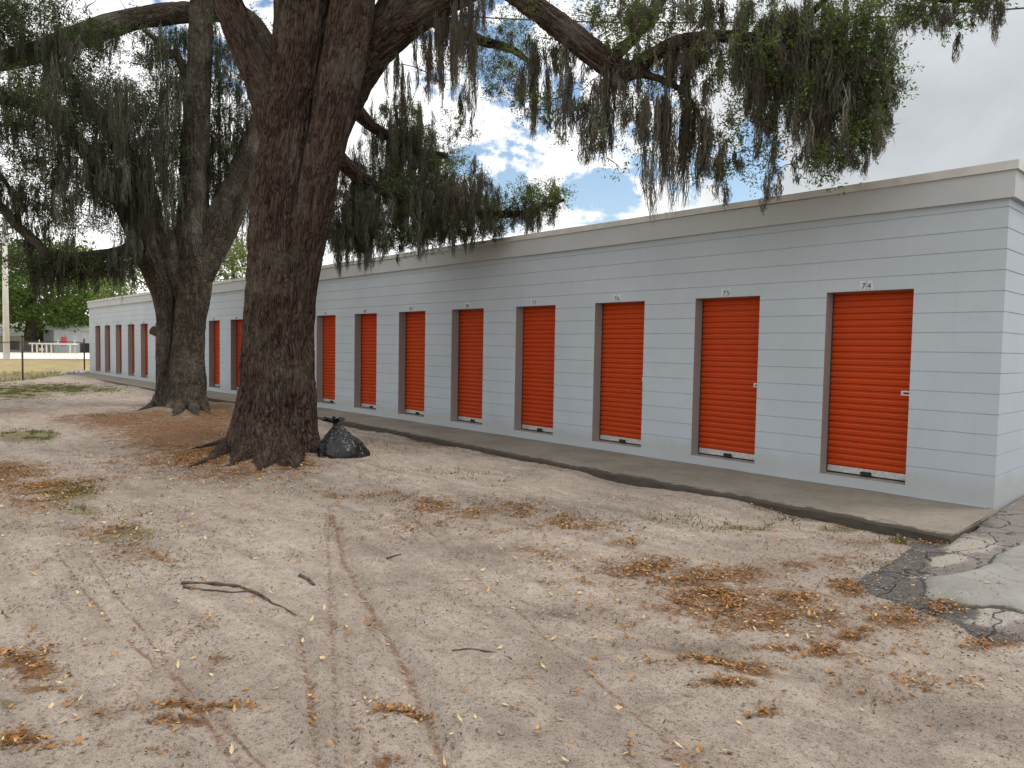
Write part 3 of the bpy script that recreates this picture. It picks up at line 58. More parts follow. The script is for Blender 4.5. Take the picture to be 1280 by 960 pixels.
DAMP_SHADE=[(-7.81,-4.05,0.573,0.798,1.127,-0.488,0.70),(-14.48,-3.14,0.683,1.111,2.584,-0.810,0.60),(-1.10,-7.24,0.564,0.662,0.338,-0.116,0.38),(0.58,-5.42,0.623,0.729,0.157,-0.310,0.38),(-0.98,-5.79,0.337,0.403,0.251,-0.209,0.30),(-0.79,-2.45,0.649,0.811,0.096,-0.198,0.30),(-5.56,-6.65,0.618,0.793,1.090,-0.240,0.30),(-2.29,-4.70,0.236,0.293,0.239,-0.200,0.70),(-2.63,-4.75,0.243,0.304,0.191,-0.145,0.60),(-0.99,-5.15,0.156,0.188,0.093,-0.097,0.80),(-0.24,-4.99,0.255,0.304,0.062,-0.091,0.90),(-2.91,-5.47,0.154,0.191,0.154,-0.089,0.60),(-6.51,-5.19,0.325,0.434,0.503,-0.184,0.60),(-7.27,-5.31,0.508,0.688,0.579,-0.187,0.80),(-6.50,-5.97,0.304,0.402,0.470,-0.129,0.40),(-4.29,-5.02,0.278,0.357,0.183,-0.095,0.30),(-0.49,-5.67,0.237,0.281,0.129,-0.135,0.50),(0.03,-5.69,0.284,0.334,0.092,-0.119,0.50),(0.72,-5.20,0.271,0.318,0.057,-0.134,0.50),(-5.15,-7.10,0.243,0.307,0.246,-0.042,0.50),(-5.20,-6.19,0.224,0.287,0.205,-0.060,0.50),(-2.12,-5.42,0.281,0.344,0.175,-0.122,0.40),(1.06,-4.70,0.211,0.247,0.039,-0.144,0.50),(-0.19,-6.37,0.193,0.226,0.065,-0.057,0.40)]  # damp sand, plus contact shade painted in at the big oak's base
STICK=[(-3.002,-6.697,-0.100),(-2.889,-6.559,-0.100),(-2.716,-6.476,-0.100),(-2.484,-6.438,-0.100),(-2.238,-6.414,-0.100),(-1.965,-6.378,-0.100)]
STICK_FORK=[(-2.902,-6.729,-0.100),(-2.767,-6.638,-0.100),(-2.594,-6.549,-0.100),(-2.493,-6.450,-0.100)]
STICK2=[(-0.951,-6.008,-0.100),(-0.915,-5.902,-0.100),(-0.824,-5.857,-0.100),(-0.691,-5.820,-0.100)]
STICK3=[(-2.564,-5.374,-0.100),(-2.587,-5.303,-0.100),(-2.602,-5.221,-0.100)]
CHIP=[(-2.634,-6.031,-0.100),(-2.527,-6.036,-0.100),(-2.390,-6.053,-0.100)]
BAG_AT=(-7.246,-3.136,-0.100); ROOTK=(-6.945,-4.146,-0.100)
ROOTS=[[((-8.878,-3.565,-0.100),0.266),((-8.542,-4.279,-0.100),0.152),((-7.893,-4.774,-0.100),0.088),((-7.605,-5.049,-0.100),0.046),((-7.436,-5.233,-0.100),0.022)],[((-8.682,-3.599,-0.100),0.222),((-7.881,-4.276,-0.100),0.132),((-7.452,-4.622,-0.100),0.074),((-7.182,-4.889,-0.100),0.033)],[((-8.822,-3.486,-0.100),0.358),((-7.976,-4.282,-0.100),0.205),((-7.437,-4.711,-0.100),0.045)],[((-8.634,-3.531,-0.100),0.352),((-7.323,-4.220,-0.100),0.194),((-6.735,-4.580,-0.100),0.043)],[((-8.613,-3.502,-0.100),0.326),((-7.251,-3.889,-0.100),0.173),((-6.516,-4.186,-0.100),0.043)],[((-8.838,-3.347,-0.100),0.293),((-7.808,-3.246,-0.100),0.161),((-7.377,-3.319,-0.100),0.048)],[((-9.038,-3.469,-0.100),0.310),((-8.981,-4.026,-0.100),0.185),((-8.705,-4.369,-0.100),0.051)],[((-9.066,-3.510,-0.100),0.189),((-9.289,-4.155,-0.100),0.094),((-9.126,-4.534,-0.100),0.053),((-8.850,-4.850,-0.100),0.026)]]
ROOTS_ST=[[((-19.210,-1.912,-0.100),0.271),((-17.444,-2.691,-0.100),0.135),((-16.221,-3.341,-0.100),0.074),((-15.739,-3.738,-0.100),0.031)],[((-17.386,-2.074,-0.100),0.193),((-15.033,-2.950,-0.100),0.090),((-14.043,-3.438,-0.100),0.028)],[((-17.291,-1.907,-0.100),0.204),((-14.823,-2.603,-0.100),0.089),((-13.690,-2.872,-0.100),0.028)],[((-16.692,-1.873,-0.100),0.198),((-15.299,-2.206,-0.100),0.092),((-14.249,-2.402,-0.100),0.048)]]
ASPH_DARK=[(0.08,-2.78,0.169,0.207,0.099,-0.280,1.00),(0.04,-2.15,0.205,0.253,0.111,-0.340,1.00),(0.44,-2.95,0.246,0.298,0.075,-0.252,0.90),(-0.04,-0.64,0.195,0.246,0.137,-0.505,0.80),(0.17,-3.16,0.141,0.172,0.057,-0.157,1.00),(0.34,-2.42,0.153,0.188,0.050,-0.172,0.50),(0.73,-3.17,0.196,0.236,0.041,-0.159,1.00),(-0.05,-1.60,0.132,0.165,0.071,-0.227,1.00)]
ASPH_LIGHT=[(0.23,-1.56,0.155,0.192,0.089,-0.334,1.00),(0.24,-2.17,0.120,0.148,0.048,-0.164,0.90),(0.23,-2.74,0.089,0.109,0.045,-0.138,0.80),(0.80,-3.19,0.129,0.155,0.046,-0.188,0.90),(-0.14,1.48,0.119,0.155,0.126,-0.562,0.80),(-0.05,0.43,0.129,0.166,0.032,-0.136,0.80)]
ASPH_PATCH=[(0.317,-2.985),(0.290,-2.776),(0.363,-2.602),(0.472,-2.263),(0.460,-1.696),(0.540,-1.080),(1.154,-0.692),(1.434,-3.088),(0.953,-3.068),(0.733,-3.101),(0.578,-3.177),(0.452,-3.168)]
ASPH_EDGE=[(-0.151,-1.572),(-0.084,-2.306),(-0.055,-2.778),(-0.006,-3.062),(0.146,-3.240),(0.405,-3.281),(0.675,-3.438),(0.855,-3.502),(1.031,-3.433),(1.442,-3.658)]
POLE=(-67.139,0.598,-0.246)
CAM=(1.968746, -8.287886, 1.496467, 2.400529, -0.049068, 0.017974, 898.980122)
BLUE_DIRS=[((-0.6856, 0.6168, 0.3867), 1, 10, 0.75), ((-0.6642, 0.6682, 0.3352), 0.5, 8, 0.7), ((-0.7372, 0.624, 0.2592), 0.2, 5, 0.7), ((-0.7387, 0.6405, 0.2098), 0.2, 4.5, 0.72), ((-0.6412, 0.7401, 0.2028), 0.2, 4, 0.75), ((-0.4835, 0.8407, 0.2441), 0.2, 4, 0.75), ((-0.4864, 0.848, 0.2106), 0.2, 3, 0.75), ((-0.5876, 0.7527, 0.297), 1, 7, 0.6), ((-0.8631, 0.2983, 0.4074), 1, 9, 0.65), ((-0.528, 0.8096, 0.2563), 0.2, 5, 0.6)]
GREY_DIR=(-0.25, 0.9385, 0.2384)
CL_LO,CL_HI,CL_G,CL_GAIN=.88,1.25,1.0,1.0
EXPOSURE=0.2
rng = np.random.default_rng(11)
PI = math.pi
sc = bpy.context.scene
COL = sc.collection

# ------------------------------------------------------------------ helpers
def link(o, parent=None):
    COL.objects.link(o)
    if parent is not None:
        o.parent = parent
    return o

def tag(o, label=None, cat=None, group=None, kind=None):
    if label: o['label'] = label
    if cat: o['category'] = cat
    if group: o['group'] = group
    if kind: o['kind'] = kind
    return o

def empty(name, loc):
    o = bpy.data.objects.new(name, None)
    o.location = loc
    o.empty_display_size = 0.3
    return link(o)

def build(name, V, Fs, mat, parent=None, smooth=False, attrs=None, loc=None, mats=None, mi=None):
    """V (n,3) in world space, Fs list of int arrays (m,k); linked as one mesh object"""
    V = np.asarray(V, dtype=np.float32).reshape(-1, 3)
    off = np.zeros(3, np.float32)
    if parent is not None:
        p = parent; t = np.zeros(3)
        while p is not None:
            t += np.array(p.location); p = p.parent
        off = t.astype(np.float32)
    if loc is not None:
        off = off + np.array(loc, np.float32)
    me = bpy.data.meshes.new(name)
    Fs = [np.asarray(f, dtype=np.int32) for f in Fs if len(f)]
    nl = sum(f.size for f in Fs); npoly = sum(len(f) for f in Fs)
    me.vertices.add(len(V)); me.vertices.foreach_set('co', (V - off).ravel())
    me.loops.add(nl); me.loops.foreach_set('vertex_index', np.concatenate([f.ravel() for f in Fs]))
    tot = np.concatenate([np.full(len(f), f.shape[1], np.int32) for f in Fs])
    st = np.concatenate([[0], np.cumsum(tot)[:-1]]).astype(np.int32)
    me.polygons.add(npoly); me.polygons.foreach_set('loop_start', st)
    me.polygons.foreach_set('use_smooth', np.full(npoly, bool(smooth)))
    for k, a in (attrs or {}).items():
        a = np.asarray(a, dtype=np.float32)
        if a.ndim == 2:
            at_ = me.attributes.new(k, 'FLOAT_VECTOR', 'POINT'); at_.data.foreach_set('vector', a.ravel())
        else:
            at_ = me.attributes.new(k, 'FLOAT', 'POINT'); at_.data.foreach_set('value', a)
    me.update(calc_edges=True); me.validate()
    for m in (mats or [mat]): me.materials.append(m)
    if mi is not None: me.polygons.foreach_set('material_index', np.asarray(mi, np.int32))
    o = bpy.data.objects.new(name, me)
    if loc is not None: o.location = loc
    return link(o, parent)

class MB:
    def __init__(self): self.v = []; self.f = {}; self.n = 0
    def add(self, V, F):
        V = np.asarray(V, float).reshape(-1, 3)
        for f in F: self.f.setdefault(len(f), []).append([i + self.n for i in f])
        self.v.append(V); self.n += len(V)
    def box(self, a, b, bev=0.0):
        (x0, y0, z0), (x1, y1, z1) = a, b
        if bev <= 0:
            self.add([(x0,y0,z0),(x1,y0,z0),(x1,y1,z0),(x0,y1,z0),(x0,y0,z1),(x1,y0,z1),(x1,y1,z1),(x0,y1,z1)],
                     [(0,3,2,1),(4,5,6,7),(0,1,5,4),(1,2,6,5),(2,3,7,6),(3,0,4,7)])
            return
        bm = bmesh.new(); bmesh.ops.create_cube(bm, size=1.0)
        for v in bm.verts:
            v.co.x = (x0+x1)/2 + v.co.x*(x1-x0); v.co.y = (y0+y1)/2 + v.co.y*(y1-y0); v.co.z = (z0+z1)/2 + v.co.z*(z1-z0)
        bmesh.ops.bevel(bm, geom=bm.edges[:], offset=bev, segments=2, affect='EDGES')
        bm.verts.index_update()
        self.add([v.co[:] for v in bm.verts], [tuple(v.index for v in f.verts) for f in bm.faces]); bm.free()
    def tube(self, P, R, n=6, cap=True):
        V, Fq, _ = tube_np(np.asarray(P, float), np.asarray(R, float), n)
        self.add(V, [tuple(q) for q in Fq])
        if cap:
            m = len(P)
            self.f.setdefault(n, []).append([self.n - len(V) + i for i in range(n)][::-1])
            self.f.setdefault(n, []).append([self.n - len(V) + (m-1)*n + i for i in range(n)])
    def build(self, name, mat, parent=None, smooth=False, loc=None):
        return build(name, np.concatenate(self.v), [np.array(f) for f in self.f.values()], mat, parent, smooth, loc=loc)

def frames(P):
    T = np.gradient(P, axis=0); T /= np.linalg.norm(T, axis=1)[:, None] + 1e-12
    N = np.zeros_like(P)
    ref = np.array([1.0, 0, 0]) if abs(T[0, 0]) < 0.9 else np.array([0, 1.0, 0])
    n = ref - T[0] * (ref @ T[0]); n /= np.linalg.norm(n); N[0] = n
    for i in range(1, len(P)):
        n = N[i-1] - T[i] * (N[i-1] @ T[i]); n /= np.linalg.norm(n) + 1e-12; N[i] = n
    return T, N, np.cross(T, N)

def tube_np(P, R, n):
    T, N, B = frames(P)
    th = np.arange(n) / n * 2 * PI
    c, s = np.cos(th), np.sin(th)
    R = R if R.ndim == 2 else R[:, None] * np.ones((1, n))
    V = P[:, None, :] + R[..., None] * (c[None, :, None] * N[:, None, :] + s[None, :, None] * B[:, None, :])
    m = len(P)
    i = np.arange(m - 1)[:, None] * n; j = np.arange(n)[None, :]; k = (np.arange(n) + 1) % n
    F = np.stack([i + j, i + k[None, :], i + n + k[None, :], i + n + j], -1).reshape(-1, 4)
    return V.reshape(-1, 3), F, th

def spline(P, step):
    """Catmull-Rom through rows of P (extra columns interpolated too)"""
    P = np.asarray(P, float)
    Q = np.vstack([2*P[0]-P[1], P, 2*P[-1]-P[-2]])
    out = []
    for i in range(1, len(Q) - 2):
        p0, p1, p2, p3 = Q[i-1:i+3]
        n = max(2, int(np.linalg.norm((p2-p1)[:3]) / step))
        t = np.linspace(0, 1, n, endpoint=False)[:, None]
        out.append(0.5*((2*p1) + (-p0+p2)*t + (2*p0-5*p1+4*p2-p3)*t*t + (-p0+3*p1-3*p2+p3)*t**3))
    out.append(P[-1:])
    return np.vstack(out)

def hash3(i, j, k, seed):
    h = (i.astype(np.int64)*374761393 + j.astype(np.int64)*668265263 + k.astype(np.int64)*2147483647 + seed*1274126177) & 0xffffffff
    h = ((h ^ (h >> 13)) * 1274126177) & 0xffffffff
    h = h ^ (h >> 16)
    return (h & 0xffff) / 65535.0 * 2 - 1

def vnoise(x, y, z=None, seed=0):
    if z is None: z = np.zeros_like(x)
    xi, yi, zi = np.floor(x), np.floor(y), np.floor(z)
    fx, fy, fz = x-xi, y-yi, z-zi
    fx, fy, fz = (f*f*f*(f*(f*6-15)+10) for f in (fx, fy, fz))
    r = 0
    for a in (0, 1):
        for b in (0, 1):
            for c in (0, 1):
                r = r + hash3(xi+a, yi+b, zi+c, seed) * (fx if a else 1-fx) * (fy if b else 1-fy) * (fz if c else 1-fz)
    return r

def fbm(x, y, z=None, oct=4, seed=0, gain=.5):
    r = 0; a = 1.0; f = 1.0
    for o in range(oct):
        r = r + a * vnoise(x*f, y*f, None if z is None else z*f, seed+o*17); a *= gain; f *= 2.03
    return r

def sstep(a, b, x):
    t = np.clip((x-a)/(b-a), 0, 1); return t*t*(3-2*t)

# ------------------------------------------------------------------ materials
class NT:
    def __init__(self, name, rough=.8, spec=.3):
        self.m = bpy.data.materials.new(name); self.m.use_nodes = True
        self.t = self.m.node_tree; self.n = self.t.nodes
        self.b = self.n['Principled BSDF']
        self.b.inputs['Roughness'].default_value = rough
        self.b.inputs['Specular IOR Level'].default_value = spec
    def new(self, typ, **kw):
        o = self.n.new(typ)
        for k, v in kw.items():
            if k in o.inputs: o.inputs[k].default_value = v
            else: setattr(o, k, v)
        return o
    def lk(self, a, b): self.t.links.new(a, b)
    def coords(self, kind='Object', scale=(1,1,1), attr=None):
        if attr:
            a = self.new('ShaderNodeAttribute', attribute_name=attr); src = a.outputs['Vector']
        else:
            src = self.new('ShaderNodeTexCoord').outputs[kind]
        mp = self.new('ShaderNodeMapping'); mp.inputs['Scale'].default_value = scale
        self.lk(src, mp.inputs['Vector']); return mp.outputs['Vector']
    def attr(self, name): return self.new('ShaderNodeAttribute', attribute_name=name).outputs['Fac']
    def noise(self, vec, scale, detail=4, rough=.55, dist=0):
        o = self.new('ShaderNodeTexNoise'); o.inputs['Scale'].default_value = scale; o.inputs['Detail'].default_value = detail
        o.inputs['Roughness'].default_value = rough; o.inputs['Distortion'].default_value = dist
        self.lk(vec, o.inputs['Vector']); return o.outputs['Fac']
    def voro(self, vec, scale, feature='F1', out='Distance'):
        o = self.new('ShaderNodeTexVoronoi'); o.feature = feature; o.inputs['Scale'].default_value = scale
        self.lk(vec, o.inputs['Vector']); return o.outputs[out]
    def ramp(self, fac, stops):
        o = self.new('ShaderNodeValToRGB'); e = o.color_ramp.elements
        while len(e) < len(stops): e.new(0.5)
        for el, (p, c) in zip(e, stops):
            el.position = p; el.color = (*(c if isinstance(c, tuple) else (c, c, c)), 1)
        self.lk(fac, o.inputs['Fac']); return o.outputs['Color']
    def mix(self, fac, a, b, mode='MIX'):
        o = self.new('ShaderNodeMix', data_type='RGBA', blend_type=mode)
        for s, v in ((o.inputs['Factor'], fac), (o.inputs['A'], a), (o.inputs['B'], b)):
            if hasattr(v, 'is_linked'): self.lk(v, s)
            elif isinstance(v, tuple): s.default_value = (*v, 1)
            else: s.default_value = v
        # named sockets are ambiguous: pick the RGBA ones
        return o.outputs['Result']
    def math(self, op, a, b=None, c=None):
        o = self.new('ShaderNodeMath', operation=op)
        for i, v in enumerate((a, b, c)):
            if v is None: continue
            if hasattr(v, 'is_linked'): self.lk(v, o.inputs[i])
            else: o.inputs[i].default_value = v
        return o.outputs['Value']
    def bump(self, h, strength=.5, dist=.01, normal=None):
        o = self.new('ShaderNodeBump'); o.inputs['Strength'].default_value = strength; o.inputs['Distance'].default_value = dist
        self.lk(h, o.inputs['Height'])
        if normal is not None: self.lk(normal, o.inputs['Normal'])
        self.lk(o.outputs['Normal'], self.b.inputs['Normal']); return o.outputs['Normal']
    def color(self, c):
        if hasattr(c, 'is_linked'): self.lk(c, self.b.inputs['Base Color'])
        else: self.b.inputs['Base Color'].default_value = (*c, 1)

def rgba_mix_fix(nt):
    pass

# ShaderNodeMix has several A/B sockets; redefine mix() to use the colour ones
def _mix(self, fac, a, b, mode='MIX'):
    o = self.n.new('ShaderNodeMix'); o.data_type = 'RGBA'; o.blend_type = mode
    fs, A, B, R = o.inputs[0], o.inputs[6], o.inputs[7], o.outputs[2]
    for s, v in ((fs, fac), (A, a), (B, b)):
        if hasattr(v, 'is_linked'): self.lk(v, s)
        elif isinstance(v, tuple): s.default_value = (*v, 1)
        else: s.default_value = v
    return R
NT.mix = _mix

def simple(name, col, rough=.6, spec=.3, metal=0, var=.15, scale=8, bump=0):
    k = NT(name, rough, spec); k.b.inputs['Metallic'].default_value = metal
    v = k.coords('Object')
    n = k.noise(v, scale, 5)
    lo = tuple(c*(1-var) for c in col); hi = tuple(min(1, c*(1+var)) for c in col)
    k.color(k.ramp(n, [(.3, lo), (.7, hi)]))
    if bump: k.bump(k.noise(v, scale*6, 4), .5, bump)
    return k.m

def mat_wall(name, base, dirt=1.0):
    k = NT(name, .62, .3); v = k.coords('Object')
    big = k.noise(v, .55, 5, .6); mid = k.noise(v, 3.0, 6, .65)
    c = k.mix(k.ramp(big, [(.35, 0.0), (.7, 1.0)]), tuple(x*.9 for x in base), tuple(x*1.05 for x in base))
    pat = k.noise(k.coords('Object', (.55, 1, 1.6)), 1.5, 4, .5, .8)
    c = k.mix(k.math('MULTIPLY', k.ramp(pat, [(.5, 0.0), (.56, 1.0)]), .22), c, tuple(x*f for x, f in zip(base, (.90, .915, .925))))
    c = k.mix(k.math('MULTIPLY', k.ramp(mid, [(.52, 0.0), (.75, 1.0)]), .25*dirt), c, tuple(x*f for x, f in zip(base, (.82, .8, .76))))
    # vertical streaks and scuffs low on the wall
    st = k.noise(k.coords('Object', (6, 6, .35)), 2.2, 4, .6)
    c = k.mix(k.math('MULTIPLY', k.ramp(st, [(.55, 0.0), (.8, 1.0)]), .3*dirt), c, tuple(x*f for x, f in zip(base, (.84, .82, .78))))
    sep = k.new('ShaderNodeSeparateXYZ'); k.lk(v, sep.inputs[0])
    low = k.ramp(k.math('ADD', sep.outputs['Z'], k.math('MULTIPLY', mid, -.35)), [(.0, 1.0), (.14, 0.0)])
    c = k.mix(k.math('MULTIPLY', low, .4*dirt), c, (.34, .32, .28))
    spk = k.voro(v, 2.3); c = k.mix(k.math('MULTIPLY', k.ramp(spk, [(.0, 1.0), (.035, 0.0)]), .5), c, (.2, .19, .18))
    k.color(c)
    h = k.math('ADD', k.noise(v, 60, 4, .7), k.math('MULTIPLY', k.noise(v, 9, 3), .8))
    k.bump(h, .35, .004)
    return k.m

def mat_bark(name, ridge, furrow, lichen, sc_=26, moss=.3):
    k = NT(name, .95, .1)
    v = k.coords(attr='bark', scale=(1, 1, .19))
    w = k.new('ShaderNodeVectorMath', operation='ADD')
    nz = k.new('ShaderNodeTexNoise'); nz.inputs['Scale'].default_value = 9; k.lk(v, nz.inputs['Vector'])
    s_ = k.new('ShaderNodeVectorMath', operation='SCALE'); s_.inputs['Scale'].default_value = .16; k.lk(nz.outputs['Color'], s_.inputs[0])
    k.lk(v, w.inputs[0]); k.lk(s_.outputs[0], w.inputs[1]); wv = w.outputs[0]
    st = k.new('ShaderNodeMapping'); st.inputs['Scale'].default_value = (1, 1, .55); k.lk(wv, st.inputs['Vector'])
    rg = k.math('ABSOLUTE', k.math('SUBTRACT', k.noise(st.outputs['Vector'], sc_*.62, 3, .55, .25), .5))
    cell = k.math('ADD', k.math('MULTIPLY', rg, 1.5), k.math('MULTIPLY', k.voro(wv, sc_*1.1, 'DISTANCE_TO_EDGE'), 1.0))
    fine = k.noise(k.coords(attr='bark', scale=(1, 1, .3)), 85, 6, .75)
    big = k.noise(k.coords(attr='bark'), 1.9, 5, .65); mid = k.noise(k.coords(attr='bark', scale=(1, 1, .5)), 7, 4, .6)
    c = k.mix(k.ramp(cell, [(.08, 0.0), (.36, 1.0)]), furrow, ridge)
    c = k.mix(k.math('MULTIPLY', k.ramp(fine, [(.45, 0.0), (.72, 1.0)]), .5), c, tuple(x*1.9 for x in ridge))
    c = k.mix(k.math('MULTIPLY', k.ramp(mid, [(.5, 0.0), (.7, 1.0)]), .4), c, tuple(x*.55 for x in ridge))
    c = k.mix(k.math('MULTIPLY', k.math('MULTIPLY', k.ramp(big, [(.48, 0.0), (.62, 1.0)]), k.ramp(fine, [(.3, .2), (.6, 1.0)])), moss), c, lichen)
    k.color(c)
    h = k.math('ADD', k.ramp(cell, [(0, 0.0), (.5, 1.0)]), k.math('MULTIPLY', fine, .6))
    k.bump(h, 1.0, .03)
    return k.m

def mat_leaf(name, stops, trans=.35, rough=.5):
    k = NT(name, rough, .35)
    c = k.ramp(k.attr('var'), stops); k.color(c)
    tr = k.new('ShaderNodeBsdfTranslucent'); k.lk(k.mix(.5, c, (.25, .34, .04), 'MIX'), tr.inputs['Color'])
    mx = k.new('ShaderNodeMixShader'); mx.inputs[0].default_value = trans
    out = k.n['Material Output']
    k.lk(k.b.outputs[0], mx.inputs[1]); k.lk(tr.outputs[0], mx.inputs[2]); k.lk(mx.outputs[0], out.inputs['Surface'])
    return k.m

def mat_moss(name, stops, trans=.3):
    k = NT(name, .95, .05)
    c = k.ramp(k.attr('var'), stops); k.color(c)
    tr = k.new('ShaderNodeBsdfTranslucent'); k.lk(c, tr.inputs['Color'])
    mx = k.new('ShaderNodeMixShader'); mx.inputs[0].default_value = trans
    k.lk(k.b.outputs[0], mx.inputs[1]); k.lk(tr.outputs[0], mx.inputs[2]); k.lk(mx.outputs[0], k.n['Material Output'].inputs['Surface'])
    return k.m

def mat_ground():
    k = NT('sandy_dirt', .95, .15); v = k.coords('Object')
    n1 = k.noise(v, .7, 6, .6); n2 = k.noise(v, 5, 6, .65); n3 = k.noise(v, 40, 5, .7); n4 = k.noise(v, 190, 4, .75); n5 = k.noise(v, 14, 6, .7, .4)
    c = k.mix(k.ramp(n1, [(.3, 0.0), (.7, 1.0)]), SAND_A, SAND_B)
    c = k.mix(k.ramp(n2, [(.35, 0.0), (.75, .55)]), c, SAND_C)
    c = k.mix(k.ramp(n5, [(.46, 0.0), (.72, .6)]), c, (.215, .17, .135))
    c = k.mix(k.ramp(n4, [(.36, .6), (.5, 0.0)]), c, (.15, .115, .09))
    # wet-looking darker scuffs drawn out along the direction of driving
    stx = k.new('ShaderNodeMapping'); stx.inputs['Rotation'].default_value = (0, 0, math.radians(35)); stx.inputs['Scale'].default_value = (.5, 3.2, 1)
    k.lk(k.new('ShaderNodeTexCoord').outputs['Object'], stx.inputs['Vector'])
    ns = k.noise(stx.outputs['Vector'], 1.6, 6, .6)
    c = k.mix(k.math('MULTIPLY', k.ramp(ns, [(.46, 0.0), (.7, 1.0)]), .6), c, (.20, .16, .132))
    c = k.mix(k.math('MULTIPLY', k.attr('damp_shade'), k.ramp(n2, [(.3, .3), (.6, 1.0)])), c, (.16, .12, .10))  # darkens damp sand and paints the contact shade at the oak's foot
    # dark crumbs of bark and rotted leaf
    wo = k.new('ShaderNodeVectorMath', operation='ADD'); wn = k.new('ShaderNodeTexNoise'); wn.inputs['Scale'].default_value = 45; k.lk(v, wn.inputs['Vector']); ws = k.new('ShaderNodeVectorMath', operation='SCALE'); ws.inputs['Scale'].default_value = .03; k.lk(wn.outputs['Color'], ws.inputs[0]); k.lk(v, wo.inputs[0]); k.lk(ws.outputs[0], wo.inputs[1]); wob = wo.outputs[0]
    cr = k.ramp(k.noise(v, 55, 4, .75), [(.58, 0.0), (.66, 1.0)])
    cr2 = k.ramp(k.noise(v, 4.5, 4, .6), [(.45, .08), (.62, .75)])
    c = k.mix(k.math('MULTIPLY', cr, cr2), c, (.085, .06, .045))
    sp = k.math('MULTIPLY', k.ramp(k.voro(wob, 38), [(.16, 1.0), (.27, 0.0)]), k.ramp(n5, [(.42, .15), (.56, 1.0)]))
    c = k.mix(k.math('MULTIPLY', sp, .55), c, (.10, .07, .05))
    # leaf mould
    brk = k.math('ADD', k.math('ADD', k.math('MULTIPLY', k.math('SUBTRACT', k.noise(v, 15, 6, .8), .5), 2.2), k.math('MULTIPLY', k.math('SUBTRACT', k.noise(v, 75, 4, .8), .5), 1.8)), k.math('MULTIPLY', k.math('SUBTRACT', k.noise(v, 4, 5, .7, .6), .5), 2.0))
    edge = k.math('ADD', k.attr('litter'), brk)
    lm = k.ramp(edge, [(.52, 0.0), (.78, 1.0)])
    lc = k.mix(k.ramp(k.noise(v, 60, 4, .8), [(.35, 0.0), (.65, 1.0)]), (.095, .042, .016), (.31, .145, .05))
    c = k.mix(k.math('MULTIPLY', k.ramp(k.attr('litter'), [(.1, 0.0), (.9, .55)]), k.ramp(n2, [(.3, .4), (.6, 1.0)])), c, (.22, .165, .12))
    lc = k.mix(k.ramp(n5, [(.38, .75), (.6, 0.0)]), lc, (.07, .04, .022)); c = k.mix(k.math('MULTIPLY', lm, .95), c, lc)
    go = k.math('ADD', k.attr('olive'), k.math('MULTIPLY', k.math('SUBTRACT', k.noise(v, 13, 5, .75), .5), 1.4))
    c = k.mix(k.math('MULTIPLY', k.ramp(go, [(.42, 0.0), (.7, 1.0)]), .8), c, k.mix(n3, (.075, .07, .02), (.19, .155, .06)))
    tn = k.math('ADD', k.attr('track'), k.math('MULTIPLY', k.math('SUBTRACT', k.noise(v, 16, 5, .7), .5), 1.3))
    c = k.mix(k.math('MULTIPLY', k.ramp(tn, [(.45, 0.0), (.75, 1.0)]), .8), c, k.mix(n3, (.12, .06, .035), (.24, .125, .07)))
    # dry verge beyond the fence
    dry = k.mix(n2, (.38, .31, .11), (.48, .42, .16)); dry = k.mix(k.ramp(k.noise(v, .9, 5), [(.45, 0.0), (.6, 1.0)]), dry, (.36, .24, .16))
    c = k.mix(k.attr('verge'), c, dry)
    c = k.mix(k.ramp(n4, [(.52, 0.0), (.66, .6)]), c, k.mix(.6, c, (.68, .61, .53)))
    k.color(c)
    h = k.math('ADD', k.math('MULTIPLY', n3, 1.0), k.math('ADD', k.math('MULTIPLY', n4, .35), k.math('MULTIPLY', cr, .4)))
    k.bump(h, .9, .018)
    return k.m

SAND_A, SAND_B, SAND_C = (.395, .327, .270), (.60, .512, .435), (.262, .213, .176)

def mat_concrete(name, base, dark):
    k = NT(name, .9, .2); v = k.coords('Object')
    n = k.noise(v, 1.3, 6, .65); n2 = k.noise(v, 9, 6, .7); n3 = k.noise(v, 90, 3, .7)
    c = k.mix(k.ramp(n, [(.35, 0.0), (.68, 1.0)]), base, dark)
    c = k.mix(k.math('MULTIPLY', k.ramp(n2, [(.5, 0.0), (.7, 1.0)]), .5), c, tuple(x*.6 for x in dark))
    c = k.mix(k.math('MULTIPLY', k.ramp(n3, [(.4, 0.0), (.7, 1.0)]), .35), c, tuple(min(1, x*1.3) for x in base))
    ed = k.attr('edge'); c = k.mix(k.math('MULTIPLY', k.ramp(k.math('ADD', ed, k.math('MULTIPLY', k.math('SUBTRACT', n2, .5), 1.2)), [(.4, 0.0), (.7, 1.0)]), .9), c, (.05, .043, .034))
    k.color(c); k.bump(k.math('ADD', n2, k.math('MULTIPLY', n3, .5)), .5, .008)
    return k.m

